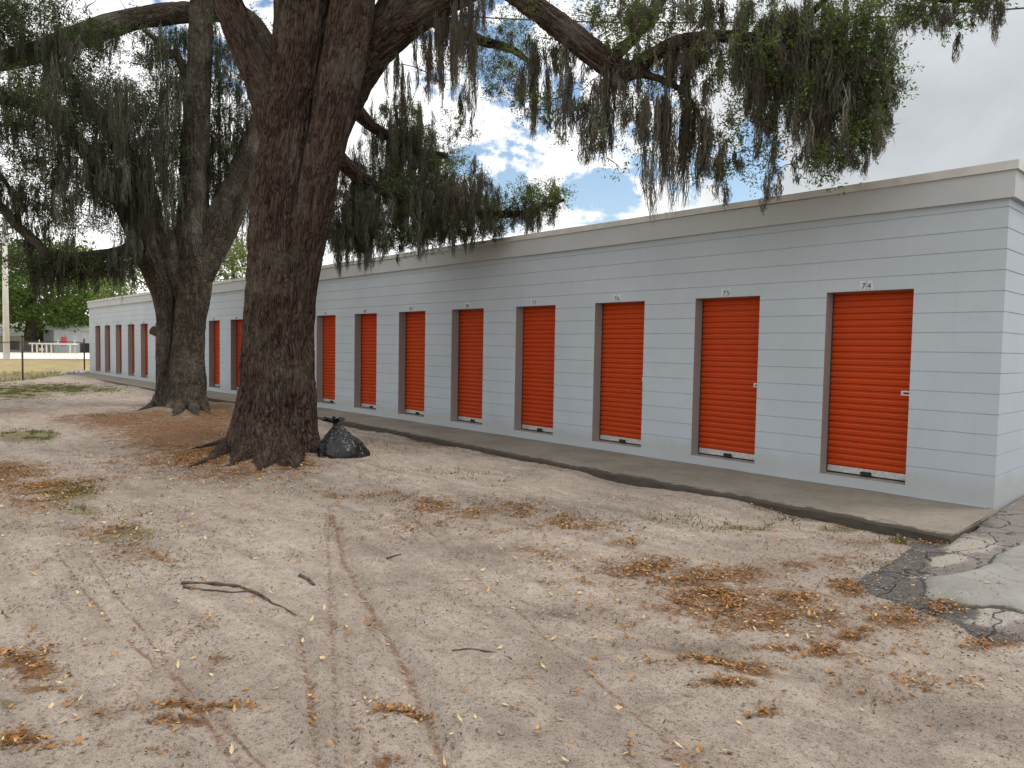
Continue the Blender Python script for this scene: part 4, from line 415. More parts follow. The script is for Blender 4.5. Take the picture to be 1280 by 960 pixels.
def mat_asphalt():
    k = NT('old_asphalt', .92, .2); v = k.coords('Object')
    n2 = k.noise(v, 6, 6, .7); n3 = k.noise(v, 85, 4, .75); vo = k.voro(v, 60)
    base = k.mix(n2, (.17, .15, .135), (.30, .27, .245))
    base = k.mix(k.ramp(vo, [(.15, .5), (.4, 0.0)]), base, (.48, .44, .40))
    ds = k.math('ADD', k.attr('dark'), k.math('MULTIPLY', k.math('SUBTRACT', n2, .5), 1.3))
    c = k.mix(k.math('MULTIPLY', k.ramp(ds, [(.4, 0.0), (.65, 1.0)]), .85), base, k.mix(k.ramp(n3, [(.35, 0.0), (.68, 1.0)]), (.03, .027, .026), (.21, .19, .175)))
    ls = k.math('ADD', k.attr('light'), k.math('MULTIPLY', k.math('SUBTRACT', n2, .5), 1.3))
    c = k.mix(k.math('MULTIPLY', k.ramp(ls, [(.42, 0.0), (.6, 1.0)]), .9), c, k.mix(k.ramp(n3, [(.3, 0.0), (.7, 1.0)]), (.25, .22, .19), (.62, .57, .5)))
    wv = k.new('ShaderNodeVectorMath', operation='ADD'); wn = k.new('ShaderNodeTexNoise'); wn.inputs['Scale'].default_value = 5; k.lk(v, wn.inputs['Vector']); ws = k.new('ShaderNodeVectorMath', operation='SCALE'); ws.inputs['Scale'].default_value = .25; k.lk(wn.outputs['Color'], ws.inputs[0]); k.lk(v, wv.inputs[0]); k.lk(ws.outputs[0], wv.inputs[1])
    ck = k.ramp(k.voro(wv.outputs[0], 2.1, 'DISTANCE_TO_EDGE'), [(.0, 1.0), (.022, 0.0)]); c = k.mix(k.math('MULTIPLY', ck, .9), c, (.03, .026, .022))
    k.color(c); k.bump(k.math('SUBTRACT', k.math('ADD', n3, k.math('MULTIPLY', vo, -.8)), k.math('MULTIPLY', ck, 1.5)), .9, .015)
    return k.m

WALLC = (.425, .477, .522)
M = dict(
    wall=mat_wall('painted_block', WALLC),
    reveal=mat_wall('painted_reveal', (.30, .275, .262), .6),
    fascia=mat_wall('painted_fascia', (.435, .455, .465), .9),
    cap=simple('painted_metal_cap', (.50, .495, .47), .5, .4, 0, .12, 5),
    roof=simple('roof_membrane', (.45, .45, .45), .8),
    number=simple('black_number', (.075, .075, .08), .6),
    plate=simple('number_plate', (.53, .56, .585), .4),
    alu=simple('dull_aluminium', (.50, .49, .48), .45, .5, .35, .2, 30),
    rubber=simple('black_rubber', (.02, .02, .02), .7),
    chrome=simple('latch_steel', (.60, .59, .58), .42, .5, .5, .08, 20),
    darkmetal=simple('dark_steel', (.045, .035, .03), .5),
    bag=None, bark1=mat_bark('bark_big_oak', (.088, .061, .046), (.008, .0055, .0045), (.16, .145, .115), 27, .5),
    bark2=mat_bark('bark_grey_oak', (.118, .098, .076), (.022, .017, .013), (.20, .19, .15), 36, .75),
    twig=simple('twig_bark', (.075, .06, .048), .95, .1),
    leaf1=mat_leaf('oak_leaf', [(0, (.018, .030, .010)), (.45, (.045, .070, .018)), (.8, (.085, .125, .03)), (1, (.15, .19, .05))]),
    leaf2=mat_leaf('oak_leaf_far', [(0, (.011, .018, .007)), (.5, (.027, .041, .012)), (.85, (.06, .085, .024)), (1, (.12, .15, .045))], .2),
    leaf3=mat_leaf('bright_tree_leaf', [(0, (.03, .06, .012)), (.5, (.07, .13, .022)), (1, (.14, .23, .04))], .4),
    leaf4=mat_leaf('pale_tree_leaf', [(0, (.08, .11, .04)), (.5, (.15, .19, .07)), (1, (.26, .29, .13))], .4),
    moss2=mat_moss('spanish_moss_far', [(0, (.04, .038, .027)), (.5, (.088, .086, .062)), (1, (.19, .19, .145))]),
    moss=mat_moss('spanish_moss', [(0, (.06, .053, .038)), (.5, (.125, .115, .087)), (1, (.25, .245, .195))]),
    ground=mat_ground(),
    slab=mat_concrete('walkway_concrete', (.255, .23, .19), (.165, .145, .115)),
    patch=mat_concrete('concrete_patch', (.29, .283, .262), (.19, .184, .168)),
    asphalt=mat_asphalt(),
    deadwood=simple('dead_wood', (.11, .085, .068), .95, .1, 0, .4, 20, .004),
    galv=simple('galvanised_wire', (.30, .30, .29), .5, .5, .5),
    rust=simple('rusty_post', (.09, .062, .05), .8, .2, 0, .4, 20),
    pole=simple('pale_concrete_pole', (.62, .60, .57), .8, .2, 0, .1, 3),
    road=simple('pale_road', (.80, .77, .73), .9, .2, 0, .12, .4),
    white=simple('white_paint', (.78, .77, .74), .6), greyshed=simple('grey_cladding', (.42, .46, .50), .7, .3, 0, .12, 1),
    red=simple('red_paint', (.62, .10, .13), .5), roofdark=simple('dark_roof', (.12, .12, .13), .8), dark=simple('dark_opening', (.02, .02, .022), .6),
    cable=simple('black_cable', (.02, .02, .02), .6), rubble=simple('white_rubble', (.62, .61, .58), .9, .2, 0, .2, 15, .01),
    grass=mat_leaf('grass_blade', [(0, (.05, .06, .018)), (.6, (.10, .105, .03)), (1, (.22, .18, .08))], .25),
    litter=mat_leaf('dead_leaf', [(0, (.075, .033, .014)), (.3, (.17, .072, .026)), (.62, (.36, .155, .042)), (.86, (.50, .28, .10)), (1, (.68, .52, .29))], .15, .6),
    stone=mat_leaf('loose_stone', [(0, (.06, .055, .05)), (.5, (.24, .22, .2)), (1, (.52, .48, .43))], .02, .9),
    crumb=mat_leaf('bark_crumb', [(0, (.035, .025, .02)), (.7, (.10, .07, .05)), (1, (.2, .14, .1))], .05, .9),
)
# orange ribbed shutters: slightly chalky paint
def mat_door():
    k = NT('orange_door_paint', .5, .2); v = k.coords('Object')
    n = k.noise(v, 2.0, 5, .6); n2 = k.noise(k.coords('Object', (1, 1, 9)), 6, 4, .6)
    c = k.mix(n, (.43, .047, .006), (.52, .064, .008))
    c = k.mix(k.math('MULTIPLY', k.ramp(n2, [(.5, 0.0), (.8, 1.0)]), .3), c, (.40, .042, .011))
    oi = k.new('ShaderNodeObjectInfo'); c = k.mix(k.math('MULTIPLY', oi.outputs['Random'], .35), c, (.46, .045, .012))
    gr = k.noise(k.coords('Object', (3, 1, .5)), 3.5, 5, .7); c = k.mix(k.math('MULTIPLY', k.ramp(gr, [(.55, 0.0), (.75, 1.0)]), .3), c, (.30, .06, .03))
    k.color(c); k.b.inputs['Roughness'].default_value = .5; return k.m
M['door'] = mat_door()
def mat_bag():
    k = NT('black_plastic_bag', .27, .45); v = k.coords('Object')
    k.color((.006, .006, .007)); k.bump(k.math('ADD', k.noise(k.coords('Object', (1, 1, .3)), 16, 4, .5, 1.2), k.noise(v, 5, 3, .5, .8)), .8, .03); return k.m
M['bag'] = mat_bag()

# ------------------------------------------------------------------ ground
def seg_dist(X, Y, pts):
    d = np.full(X.shape, 1e9)
    for (ax, ay), (bx, by) in zip(pts[:-1], pts[1:]):
        vx, vy = bx-ax, by-ay; L2 = vx*vx+vy*vy
        t = np.clip(((X-ax)*vx+(Y-ay)*vy)/L2, 0, 1)
        d = np.minimum(d, np.hypot(X-ax-t*vx, Y-ay-t*vy))
    return d

def ellmask(X, Y, E, k=1.0):
    m = np.zeros(X.shape)
    for cx, cy, ax, ay, bx, by, w in E:
        det = ax*by - ay*bx
        dx, dy = X-cx, Y-cy
        u = (dx*by - dy*bx)/det; v = (ax*dy - ay*dx)/det
        m = np.maximum(m, w*np.exp(-(u*u+v*v)*k))
    return m

T1 = np.array(BT_TRUNK[0][0]); T2 = np.array(ST_TRUNK[0][0])
SLAB_X = [-38, -31.5, -22, -16.6, -10.1, -7.3, -4.6, -2.6, .2]
SLAB_Y = [-1.15, -1.23, -1.3, -1.12, -1.16, -1.30, -1.46, -1.50, -1.55]
EDGE = np.array(ASPH_EDGE)

def in_poly(X, Y, P):
    ins = np.zeros(X.shape, bool); n = len(P)
    for i in range(n):
        x0, y0 = P[i]; x1, y1 = P[(i+1) % n]
        c = ((y0 > Y) != (y1 > Y)) & (X < (x1-x0)*(Y-y0)/((y1-y0)+1e-12)+x0)
        ins ^= c
    return ins

def gheight(X, Y):
    near = np.exp(-((X+2)**2+(Y+5)**2)/200.0)
    z = np.full(X.shape, -0.10) + .018*fbm(X*.6, Y*.6, oct=4, seed=3)*sstep(60, 35, np.hypot(X, Y)) + near*(.010*fbm(X*3.1, Y*3.1, oct=3, seed=9) + .005*fbm(X*13, Y*13, oct=2, seed=21))
    z += .05*sstep(-14, -34, X)
    for T, a, s in ((T1, .03, 1.3), (T2, .03, 1.1)):
        z += a*np.exp(-((X-T[0])**2+(Y-T[1])**2)/(2*s*s))
    # soil washed against the slab edge
    ys = np.interp(X, SLAB_X, SLAB_Y)
    z += .070*np.exp(-((Y-ys)/.42)**2) * (Y < ys+.05) * (X < .2) * (.5+.5*vnoise(X*.9, Y*0, seed=5))
    for w, dep, pts in TRACKS:
        d = seg_dist(X, Y, pts)
        d = d + .012*vnoise(X*7, Y*7, seed=31)
        z += -dep*np.exp(-(d/w)**2) + dep*.45*np.exp(-((d-1.9*w)/(.8*w))**2)
    return z

def grow(a, b, step, far, g=1.09):
    mid = list(np.arange(a, b+1e-6, step)); lo = []; x = a; s = step
    while x > -far: s *= g; x -= s; lo.append(x)
    hi = []; x = mid[-1]; s = step
    while x < far: s *= g; x += s; hi.append(x)
    return np.array(lo[::-1]+mid+hi)

gx = grow(-10.0, 2.4, .024, 700, 1.06); gy = grow(-8.4, -.9, .024, 700, 1.08)
X, Y = np.meshgrid(gx, gy)
Z = gheight(X, Y)
lit = ellmask(X, Y, LITTER, .9); oli = ellmask(X, Y, OLIVE, .9); damp_shd = ellmask(X, Y, DAMP_SHADE, .8)
trk = np.zeros(X.shape)
for w, dep, pts in TRACKS: trk = np.maximum(trk, np.exp(-(seg_dist(X, Y, pts)/(w*.7))**2)*(0.0 if w > .035 and dep < .025 else .3 if w > .05 else .75))
# verge of dry grass beyond the fence line
FA, FB = np.array([-37.0, -.12]), np.array([-30.98, -3.56])
fd = FB-FA; fn = np.array([fd[1], -fd[0]])/np.linalg.norm(fd)
dline = (X-FA[0])*fn[0] + (Y-FA[1])*fn[1]
if ((-50-FA[0])*fn[0] + (-10-FA[1])*fn[1]) < 0: dline = -dline
verge = sstep(-.3, .5, dline + .25*fbm(X, Y, oct=3, seed=8))
nx, ny = len(gx), len(gy)
i = np.arange(ny-1)[:, None]*nx + np.arange(nx-1)[None, :]
Fg = np.stack([i, i+1, i+1+nx, i+nx], -1).reshape(-1, 4)
# keep the sheet below the slab, the building and the asphalt
under = ((X < .1) & (X > -37.3) & (Y > np.interp(X, SLAB_X, SLAB_Y)+.06))
Z = np.where(under, np.minimum(Z, -.16), Z)
ap = in_poly(X, Y, [tuple(p) for p in EDGE] + [(9, -5), (9, 14), (-.02, 14), (-.02, -1.6)])
Z = np.where(ap, np.minimum(Z, -.10)-.10*sstep(0, .25, seg_dist(X, Y, [tuple(p) for p in EDGE])), Z)
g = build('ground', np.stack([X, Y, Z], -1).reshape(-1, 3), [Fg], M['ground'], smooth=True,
          attrs=dict(litter=lit.ravel(), olive=oli.ravel(), damp_shade=damp_shd.ravel(), track=trk.ravel(), verge=verge.ravel()))
tag(g, 'pale sandy dirt yard with leaf litter and tyre tracks', 'ground', kind='structure')

# concrete walkway along the wall -------------------------------------------------
def walkway():
    xs = np.unique(np.concatenate([np.arange(-38, -9, .12), np.arange(-9, .0301, .03)])); 
    prof = [(.0, .0), (.25, .0), (.5, .0), (.75, .0), (.9, .0), (.97, 0.0), (.99, -.004), (1.0, -.02), (1.0, -.06), (1.0, -.17)]
    V = []; E = []
    for x in xs:
        ye = np.interp(x, SLAB_X, SLAB_Y) + .012*fbm(np.array([x*2.2]), np.array([0.]), oct=4, seed=12)[0]
        for t, z in prof:
            y = -.004 + (ye+.004)*t
            jit = .008*fbm(np.array([x*7]), np.array([t*30+z*40]), oct=3, seed=4)[0] if t > .95 else 0
            x_ = x + (.06*t + .02*vnoise(np.array([t*6]), np.array([0.]), seed=2)[0] if x == xs[-1] else 0)
            V.append((x_, y+jit, z + (jit*.6 if t > .95 and z > -.1 else 0)))
            E.append(1.5 if z < -.03 else (1.05 if t > .98 else .55 if t > .95 else .35 if t > .88 else .1))  # darkens the slab edge: shadow line and debris painted into the colour
    n = len(prof); m = len(xs)
    a = np.arange(m-1)[:, None]*n + np.arange(n-1)[None, :]
    F = np.stack([a, a+1, a+1+n, a+n], -1).reshape(-1, 4)[:, ::-1]
    Fe = np.array([[(m-1)*n+j for j in range(n)]])
    V += [(xs[-1]+.005, -.004, -.17)]; E += [1.0]
    Fe = np.array([[(m-1)*n+j for j in range(n)]+[len(V)-1]])[:, ::-1]
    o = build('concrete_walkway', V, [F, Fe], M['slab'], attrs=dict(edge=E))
    return tag(o, 'narrow stained concrete walkway at the foot of the white wall', 'walkway', kind='structure')
walkway()
# joints in the walkway: thin grooves of packed dirt, 3 mm proud strips
# ------------------------------------------------------------------ asphalt apron at the corner
def apron_z(X, Y):
    d = seg_dist(X, Y, [tuple(p) for p in EDGE])
    ins = in_poly(X, Y, [tuple(p) for p in EDGE] + [(12, -5), (12, 16), (-.6, 16), (-.6, -1.5)])
    d = np.where(ins, d, -d) + .06*fbm(X*3.5, Y*3.5, oct=4, seed=61)
    z = -.095 + .055*sstep(0, .5, d) + .05*sstep(.5, 3.0, d) + .008*fbm(X*4, Y*4, oct=4, seed=44) - .45*np.maximum(0, -d)
    return np.minimum(z, .03)
def apron():
    ax = np.concatenate([np.arange(-.35, 2.6, .03), np.arange(2.6, 9, .3)]); ay = np.concatenate([np.arange(-4.6, 2.5, .03), np.arange(2.5, 14, .4)])
    X, Y = np.meshgrid(ax, ay)
    P = [tuple(p) for p in EDGE] + [(9, -5), (9, 14), (.0, 14), (.0, -.02), (.14, -1.6)]
    jx = .05*fbm(X*5, Y*5, oct=3, seed=61); jy = .05*fbm(X*5, Y*5, oct=3, seed=62)
    ins = ~((X < .012) & (Y > -.02)) & (seg_dist(X, Y, [tuple(p) for p in EDGE]) < .5) | in_poly(X, Y, P) & ~((X < .012) & (Y > -.02))
    Z = apron_z(X, Y)
    Z = np.where((Y > -1.65) & (X < .5), np.minimum(Z, -.012+.03*sstep(-.6, .6, Y)), Z)
    nx, ny = len(ax), len(ay)
    i = np.arange(ny-1)[:, None]*nx + np.arange(nx-1)[None, :]
    keep = (ins[:-1, :-1] & ins[1:, :-1] & ins[:-1, 1:] & ins[1:, 1:]).ravel()
    F = np.stack([i, i+1, i+1+nx, i+nx], -1).reshape(-1, 4)[keep]
    used = np.unique(F); mp = np.full(nx*ny, -1); mp[used] = np.arange(len(used))
    V = np.stack([X, Y, Z], -1).reshape(-1, 3)[used]
    d = ellmask(X, Y, ASPH_DARK, .8).ravel()[used]; l = ellmask(X, Y, ASPH_LIGHT, .9).ravel()[used]
    e = np.exp(-(seg_dist(X, Y, [tuple(p) for p in EDGE])/.10)**2).ravel()[used]
    # rim folded down so the sheet has a thickness
    o = build('asphalt_apron', V, [mp[F]], M['asphalt'], smooth=True, attrs=dict(dark=np.maximum(d, e*.8), light=l))
    tag(o, 'broken grey asphalt apron at the corner of the building', 'asphalt', kind='structure')
    # smooth concrete repair, a separate sheet above the asphalt
    PP = np.array(ASPH_PATCH)
    pts = spline(np.vstack([PP, PP[:1]]), .03)[:-1]
    pts = pts + .015*np.stack([fbm(pts[:, 0]*6, pts[:, 1]*6, oct=3, seed=3), fbm(pts[:, 0]*6, pts[:, 1]*6, oct=3, seed=4)], -1)
    gx_ = np.arange(pts[:, 0].min(), min(pts[:, 0].max(), 6), .035); gy_ = np.arange(pts[:, 1].min(), min(pts[:, 1].max(), 3), .035)
    gx_ = np.concatenate([np.arange(gx_[0]-.12, 2.6, .02), gx_[gx_ > 2.6]]); gy_ = np.arange(gy_[0]-.12, gy_[-1]+.12, .025)
    X, Y = np.meshgrid(gx_, gy_); ins = in_poly(X, Y, [tuple(p) for p in pts])
    dd = seg_dist(X, Y, [tuple(p) for p in np.vstack([pts[::3], pts[:1]])]); dd = np.where(ins, dd, -dd) + .015*fbm(X*9, Y*9, oct=3, seed=5)
    Z = apron_z(X, Y) + .022*sstep(0, .06, dd) + .003 - .5*np.maximum(0, -dd); ins = dd > -.1
    nx, ny = len(gx_), len(gy_)
    i = np.arange(ny-1)[:, None]*nx + np.arange(nx-1)[None, :]
    keep = (ins[:-1, :-1] & ins[1:, :-1] & ins[:-1, 1:] & ins[1:, 1:]).ravel()
    F = np.stack([i, i+1, i+1+nx, i+nx], -1).reshape(-1, 4)[keep]
    used = np.unique(F); mp = np.full(nx*ny, -1); mp[used] = np.arange(len(used))
    o = build('concrete_repair', np.stack([X, Y, Z], -1).reshape(-1, 3)[used], [mp[F]], M['patch'], smooth=True, attrs=dict(edge=np.exp(-(np.maximum(dd, 0)/.03)**2).ravel()[used]*.8))
    tag(o, 'smooth grey concrete patch laid over the broken asphalt', 'pavement', kind='structure')
apron()

# ------------------------------------------------------------------ the storage building
ZT, ZB, ZF, ZC = 2.207, .111, 3.044, 3.383
LEN, DEPTH = 37.0, 9.5
DOORS = [-1.743, -3.496, -5.257, -7.017, -8.794, -10.568, -12.345, -14.14, -15.94, -17.74, -19.54, -21.33, -23.15, -24.98, -26.80, -28.66, -30.44, -32.31, -34.14, -35.83]
DW, RECESS = .925, .195
bld = empty('storage_building', (0, 0, 0))
tag(bld, 'long white painted block storage building with a row of orange roll-up doors', 'building')

COURSES = [.32+.2031*k for k in range(14)]
def profile(z0, z1):
    """(z, depth) samples of the block courses: recessed V joints between them"""
    pts = [(z0, 0.0)]
    for c in COURSES:
        if z0+.012 < c < z1-.012: pts += [(c-.0055, 0.0), (c-.002, .008), (c+.002, .008), (c+.0055, 0.0)]
    return pts + [(z1, 0.0)]
def panel_front(mb, x0, x1, z0, z1, step=1.2):
    pr = profile(z0, z1); xs = np.linspace(x0, x1, max(2, int((x1-x0)/step)+1)); n = len(pr)
    V = [(x, d, z) for x in xs for z, d in pr]
    F = [(a*n+b, (a+1)*n+b, (a+1)*n+b+1, a*n+b+1) for a in range(len(xs)-1) for b in range(n-1)]
    mb.add(V, F)
wall = MB(); rev = MB()
edges = sorted([(x, x+DW) for x in DOORS])
xs = [-LEN]
for a, b in edges:
    panel_front(wall, xs[-1], a, ZB, ZT); xs.append(b)
panel_front(wall, xs[-1], 0, ZB, ZT)
panel_front(wall, -LEN, 0, -.17, ZB); panel_front(wall, -LEN, 0, ZT, ZC-.06)
# end wall facing the asphalt, same courses
pr = profile(-.17, ZC-.06); n = len(pr)
ys = np.linspace(0, DEPTH, 9)
wall.add([(-d, y, z) for y in ys for z, d in pr], [(a*n+b, (a+1)*n+b, (a+1)*n+b+1, a*n+b+1) for a in range(8) for b in range(n-1)])
wall.add([(-LEN, y, z) for y in ys for z, d in pr], [(a*n+b, a*n+b+1, (a+1)*n+b+1, (a+1)*n+b) for a in range(8) for b in range(n-1)])
wall.add([(-LEN, DEPTH, -.17), (0, DEPTH, -.17), (0, DEPTH, ZC-.06), (-LEN, DEPTH, ZC-.06)], [(3, 2, 1, 0)])
wall.build('wall', M['wall'], bld)
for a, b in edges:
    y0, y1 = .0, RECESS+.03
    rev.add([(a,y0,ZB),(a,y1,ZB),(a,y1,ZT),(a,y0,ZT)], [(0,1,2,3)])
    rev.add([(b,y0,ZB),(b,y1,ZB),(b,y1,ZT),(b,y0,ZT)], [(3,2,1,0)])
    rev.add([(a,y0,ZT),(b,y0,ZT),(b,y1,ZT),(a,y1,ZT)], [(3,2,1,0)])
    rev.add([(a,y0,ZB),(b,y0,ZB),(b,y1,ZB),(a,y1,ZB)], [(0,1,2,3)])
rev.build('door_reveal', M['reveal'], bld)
# fascia board and metal cap, proud of the wall, with a slight waviness
def band(name, mat, z0, z1, off, wav, thick=.04, step=.35):
    xs = np.arange(-LEN-off, off+1e-6, (LEN+2*off)/int(LEN/step)); V = []
    for x in xs:
        w = wav*vnoise(np.array([x*.35]), np.array([z0]), seed=7)[0]; w2 = wav*vnoise(np.array([x*.8]), np.array([z1]), seed=8)[0]
        V += [(x, -off+w*.5, z0+w), (x, -off+w2*.5, z1+w2), (x, -off+thick+.02, z1+w2), (x, -off+thick, z0+w)]
    n = len(xs); mb = MB()
    mb.add(V, [(a*4+k, (a+1)*4+k, (a+1)*4+(k+1) % 4, a*4+(k+1) % 4) for a in range(n-1) for k in range(4)] + [(3, 2, 1, 0), tuple((n-1)*4+k for k in range(4))])
    # the return along the end wall, butted behind the front run
    ye = -off+thick+.003
    mb.box((off-thick, ye, z0), (off-.002, DEPTH+off, z1)); mb.box((-LEN-off+.002, ye, z0), (-LEN-off+thick, DEPTH+off, z1))
    return mb.build(name, mat, bld)
band('fascia', M['fascia'], ZF, ZC-.082, .052, .006, .05)
band('roof_cap', M['cap'], ZC-.080, ZC, .078, .005, .10)
for q in range(1, 13):
    m_ = MB(); xq = -LEN+q*LEN/12.4+.2*math.sin(q*3); m_.box((xq, -.0865, ZC-.078), (xq+.035, -.0675, ZC+.0065)); m_.build('cap_seam', M['cap'], bld)
rf = MB(); rf.box((-LEN+.06, .06, ZC-.14), (-.06, DEPTH, ZC-.065)); rf.build('roof', M['roof'], bld)
# painted strip where wall paint ran onto the slab: irregular thin skirt
def skirt():
    xs = np.arange(-LEN, -.02, .05); w = .035+.03*fbm(xs*1.7, xs*0, oct=4, seed=14); w = np.clip(w, .008, .12)
    V = [];
    for x, a in zip(xs, w): V += [(x, -.0025, .010), (x, -a*.6, .007), (x, -a, .0025)]
    n = len(xs); F = [(3*a+k, 3*a+k+1, 3*(a+1)+k+1, 3*(a+1)+k) for a in range(n-1) for k in (0, 1)]
    build('paint_skirt', V, [np.array(F)], M['wall'], bld)
skirt()

# one door with its sub-parts, then copies
def door_mesh():
    pitch = .0735; n = int((ZT-.006-(ZB+.085))/pitch); zs = []; dp = []
    z = ZB+.085
    for k in range(n+2):
        for f, d in ((0, -.004), (.10, -.004), (.25, .018), (.50, .023), (.55, .016), (.60, .016), (.65, .022), (.88, .018)):
            zz = z+pitch*(k+f)
            if zz < ZT+.02: zs.append(zz); dp.append(d)
    xs = [0, DW]
    V = [(x, RECESS-d, zz) for x in xs for zz, d in zip(zs, dp)]
    m = len(zs); F = [(b, m+b, m+b+1, b+1) for b in range(m-1)]
    return V, F
V, F = door_mesh()
def inst(proto, parent, dx):
    c = proto.copy(); COL.objects.link(c); c.parent = parent; c.location = (c.location[0]+dx, c.location[1], c.location[2]); return c
x0 = DOORS[0]
door0 = build('door', V, [np.array(F)], M['door'], bld, loc=(0, 0, 0))
door0.location = (x0, 0, 0)
def sub(name, mb, mat, smooth=False):
    o = mb.build(name, mat, None, smooth); o.parent = door0; return o
mb = MB(); mb.box((.004, RECESS-.020, ZB+.018), (DW-.004, RECESS+.004, ZB+.088), .004); sub('bottom_bar', mb, M['alu'])
mb = MB(); mb.box((.002, RECESS-.012, ZB+.002), (DW-.002, RECESS+.006, ZB+.0175)); sub('bottom_seal', mb, M['rubber'])
mb = MB(); mb.box((.40, RECESS-.045, ZB+.012), (.51, RECESS-.0205, ZB+.060), .006); mb.box((.385, RECESS-.030, ZB+.030), (.3995, RECESS-.0205, ZB+.048)); sub('lift_handle', mb, M['rubber'])
mb = MB(); mb.box((DW-.140, RECESS-.030, 1.062), (DW-.012, RECESS-.023, 1.114), .003); mb.box((DW-.136, RECESS-.034, 1.066), (DW-.128, RECESS-.030, 1.110)); latch = sub('latch', mb, M['chrome'])
mb = MB(); mb.box((DW-.115, RECESS-.040, 1.078), (DW-.045, RECESS-.0305, 1.098), .003); mb.tube([(DW-.03, RECESS-.030, 1.087), (DW-.03, RECESS-.038, 1.087)], [.008, .008], 8); sub('latch_slide', mb, M['darkmetal'])
mb = MB(); mb.box((.0, RECESS-.028, ZB+.02), (.012, RECESS+.01, ZT-.004)); mb.box((DW-.0055, RECESS-.016, ZB+.02), (DW-.0005, RECESS+.01, ZT-.004)); sub('guide_track', mb, M['darkmetal'])
subs = list(door0.children)
doors = [door0]
for x in DOORS[1:]:
    d = door0.copy(); COL.objects.link(d); d.parent = bld; d.location = (x, 0, 0)
    for s in subs:
        c = s.copy(); COL.objects.link(c); c.parent = d
    doors.append(d)

def text_mesh(body, size, extr):
    cu = bpy.data.curves.new('digits', 'FONT'); cu.body = body; cu.size = size; cu.extrude = extr; cu.align_x = 'CENTER'; cu.space_character = 1.35
    o = bpy.data.objects.new('digits', cu); COL.objects.link(o)
    bpy.context.view_layer.update()
    me = bpy.data.meshes.new_from_object(o.evaluated_get(bpy.context.evaluated_depsgraph_get()))
    bpy.data.objects.remove(o); return me
for k, x in enumerate(DOORS):
    me = text_mesh(str(74+k), .09, .0015); me.materials.append(M['number'])
    o = bpy.data.objects.new('door_number', me); link(o, bld)
    o.location = (x+.44+.02*math.sin(k*2.1), -.0075, ZT+.022); o.rotation_euler = (PI/2, 0, 0)
    pb = MB()
    for s in (-1, 1): pb.box((x+.44+.02*math.sin(k*2.1)+s*.043-.029, -.005, ZT+.014), (x+.44+.02*math.sin(k*2.1)+s*.043+.029, -.0015, ZT+.108))
    pb.build('number_plate', M['plate'], bld)

# ------------------------------------------------------------------ trees
def bark_tube(P4, nseg, step, amp, seed, flare=None, lobes=None):
    """thick stem with real ridges; returns V, F, bark attribute"""
    S = spline(np.array([(*p, r) for p, r in P4]), step)
    P, R = S[:, :3], np.maximum(S[:, 3], .004)
    L = np.concatenate([[0], np.cumsum(np.linalg.norm(np.diff(P, axis=0), axis=1))])
    th = np.arange(nseg)/nseg*2*PI
    rm = float(R.mean())
    bx = np.cos(th)[None, :]*R[:, None]; by = np.sin(th)[None, :]*R[:, None]; bz = np.repeat(L[:, None], nseg, 1)
    cx = np.cos(th)[None, :]*rm + 0*R[:, None]; cy = np.sin(th)[None, :]*rm + 0*R[:, None]
    lump0 = fbm(cx*5, cy*5, bz*3, oct=2, seed=seed+2)
    ridg = np.clip(1-np.abs(fbm(cx*13+seed+.5*lump0, cy*13, bz*3.4, oct=3, seed=seed))*2.0, -.6, .75)
    lump = fbm(cx*2.2/max(rm, .1)*.5+seed*3, cy*2.2/max(rm, .1)*.5, bz*1.3, oct=3, seed=seed+5)
    RR = R[:, None]*(1+.075*lump) + amp*(ridg-.4)
    if flare is not None:
        h = L[:, None]; lb = np.zeros_like(th)
        for a, wd, k_ in lobes: lb = lb + k_*np.exp(-((np.angle(np.exp(1j*(th-a))))/wd)**2)
        RR = RR*(1+flare*np.exp(-np.maximum(h-.12, 0)/.26)*(.10+1.25*lb[None, :]*(1+.3*fbm(cx*5, cy*5, bz*4, oct=2, seed=seed+9))) + .10*np.exp(-h/.7)*(lb[None, :]-.2))
    V, F, _ = tube_np(P, RR, nseg)
    return V, F, np.stack([cx, cy, bz], -1).reshape(-1, 3)

class Skel:
    """branch nodes that twigs attach to"""
    def __init__(self): self.P = np.zeros((0, 3)); self.tw = []; self.tips = []
    def add_limb(self, P4, tail=.2):
        S = spline(np.array([(*p, r) for p, r in P4]), .25)
        self.P = np.vstack([self.P, S[int(len(S)*tail):, :3]])
    def reach(self, pts, r, rmin=.003, sag=.12, maxlen=3.0):
        d0 = np.array([np.min(np.linalg.norm(self.P-p, axis=1)) for p in pts])
        for q in np.argsort(d0):
            p = pts[q]; dd = np.linalg.norm(self.P-p, axis=1); a = self.P[np.argmin(dd)]; d = dd.min()
            if d < .05: self.tips.append(p); continue
            n = max(3, int(d/.14)); t = np.linspace(0, 1, n)[:, None]
            mid = (a+p)/2 + r.normal(0, .13*d, 3) + np.array([0, 0, sag*d*r.uniform(-.5, 1)])
            path = (1-t)**2*a + 2*t*(1-t)*mid + t*t*p + r.normal(0, .012, (n, 3))*(t*(1-t)*4)
            path[0] = a
            self.tw.append((path, np.linspace(min(.03, rmin+.011*d), rmin, n)))
            self.P = np.vstack([self.P, path[1:]]); self.tips.append(p)

def sample_blobs(blobs, r):
    out = []
    for c, rx, rz, dd, n in blobs:
        c = np.array(c); f = c-np.array(CAM[:3]); f[2] = 0; f /= np.linalg.norm(f); rt = np.array([f[1], -f[0], 0])
        for _ in range(n):
            u = r.normal(0, 1, 3); u /= np.linalg.norm(u); u *= r.uniform()**(1/3)
            out.append(c + rt*u[0]*rx + np.array([0, 0, 1])*u[1]*rz + f*u[2]*dd*1.2)
    return np.array(out)

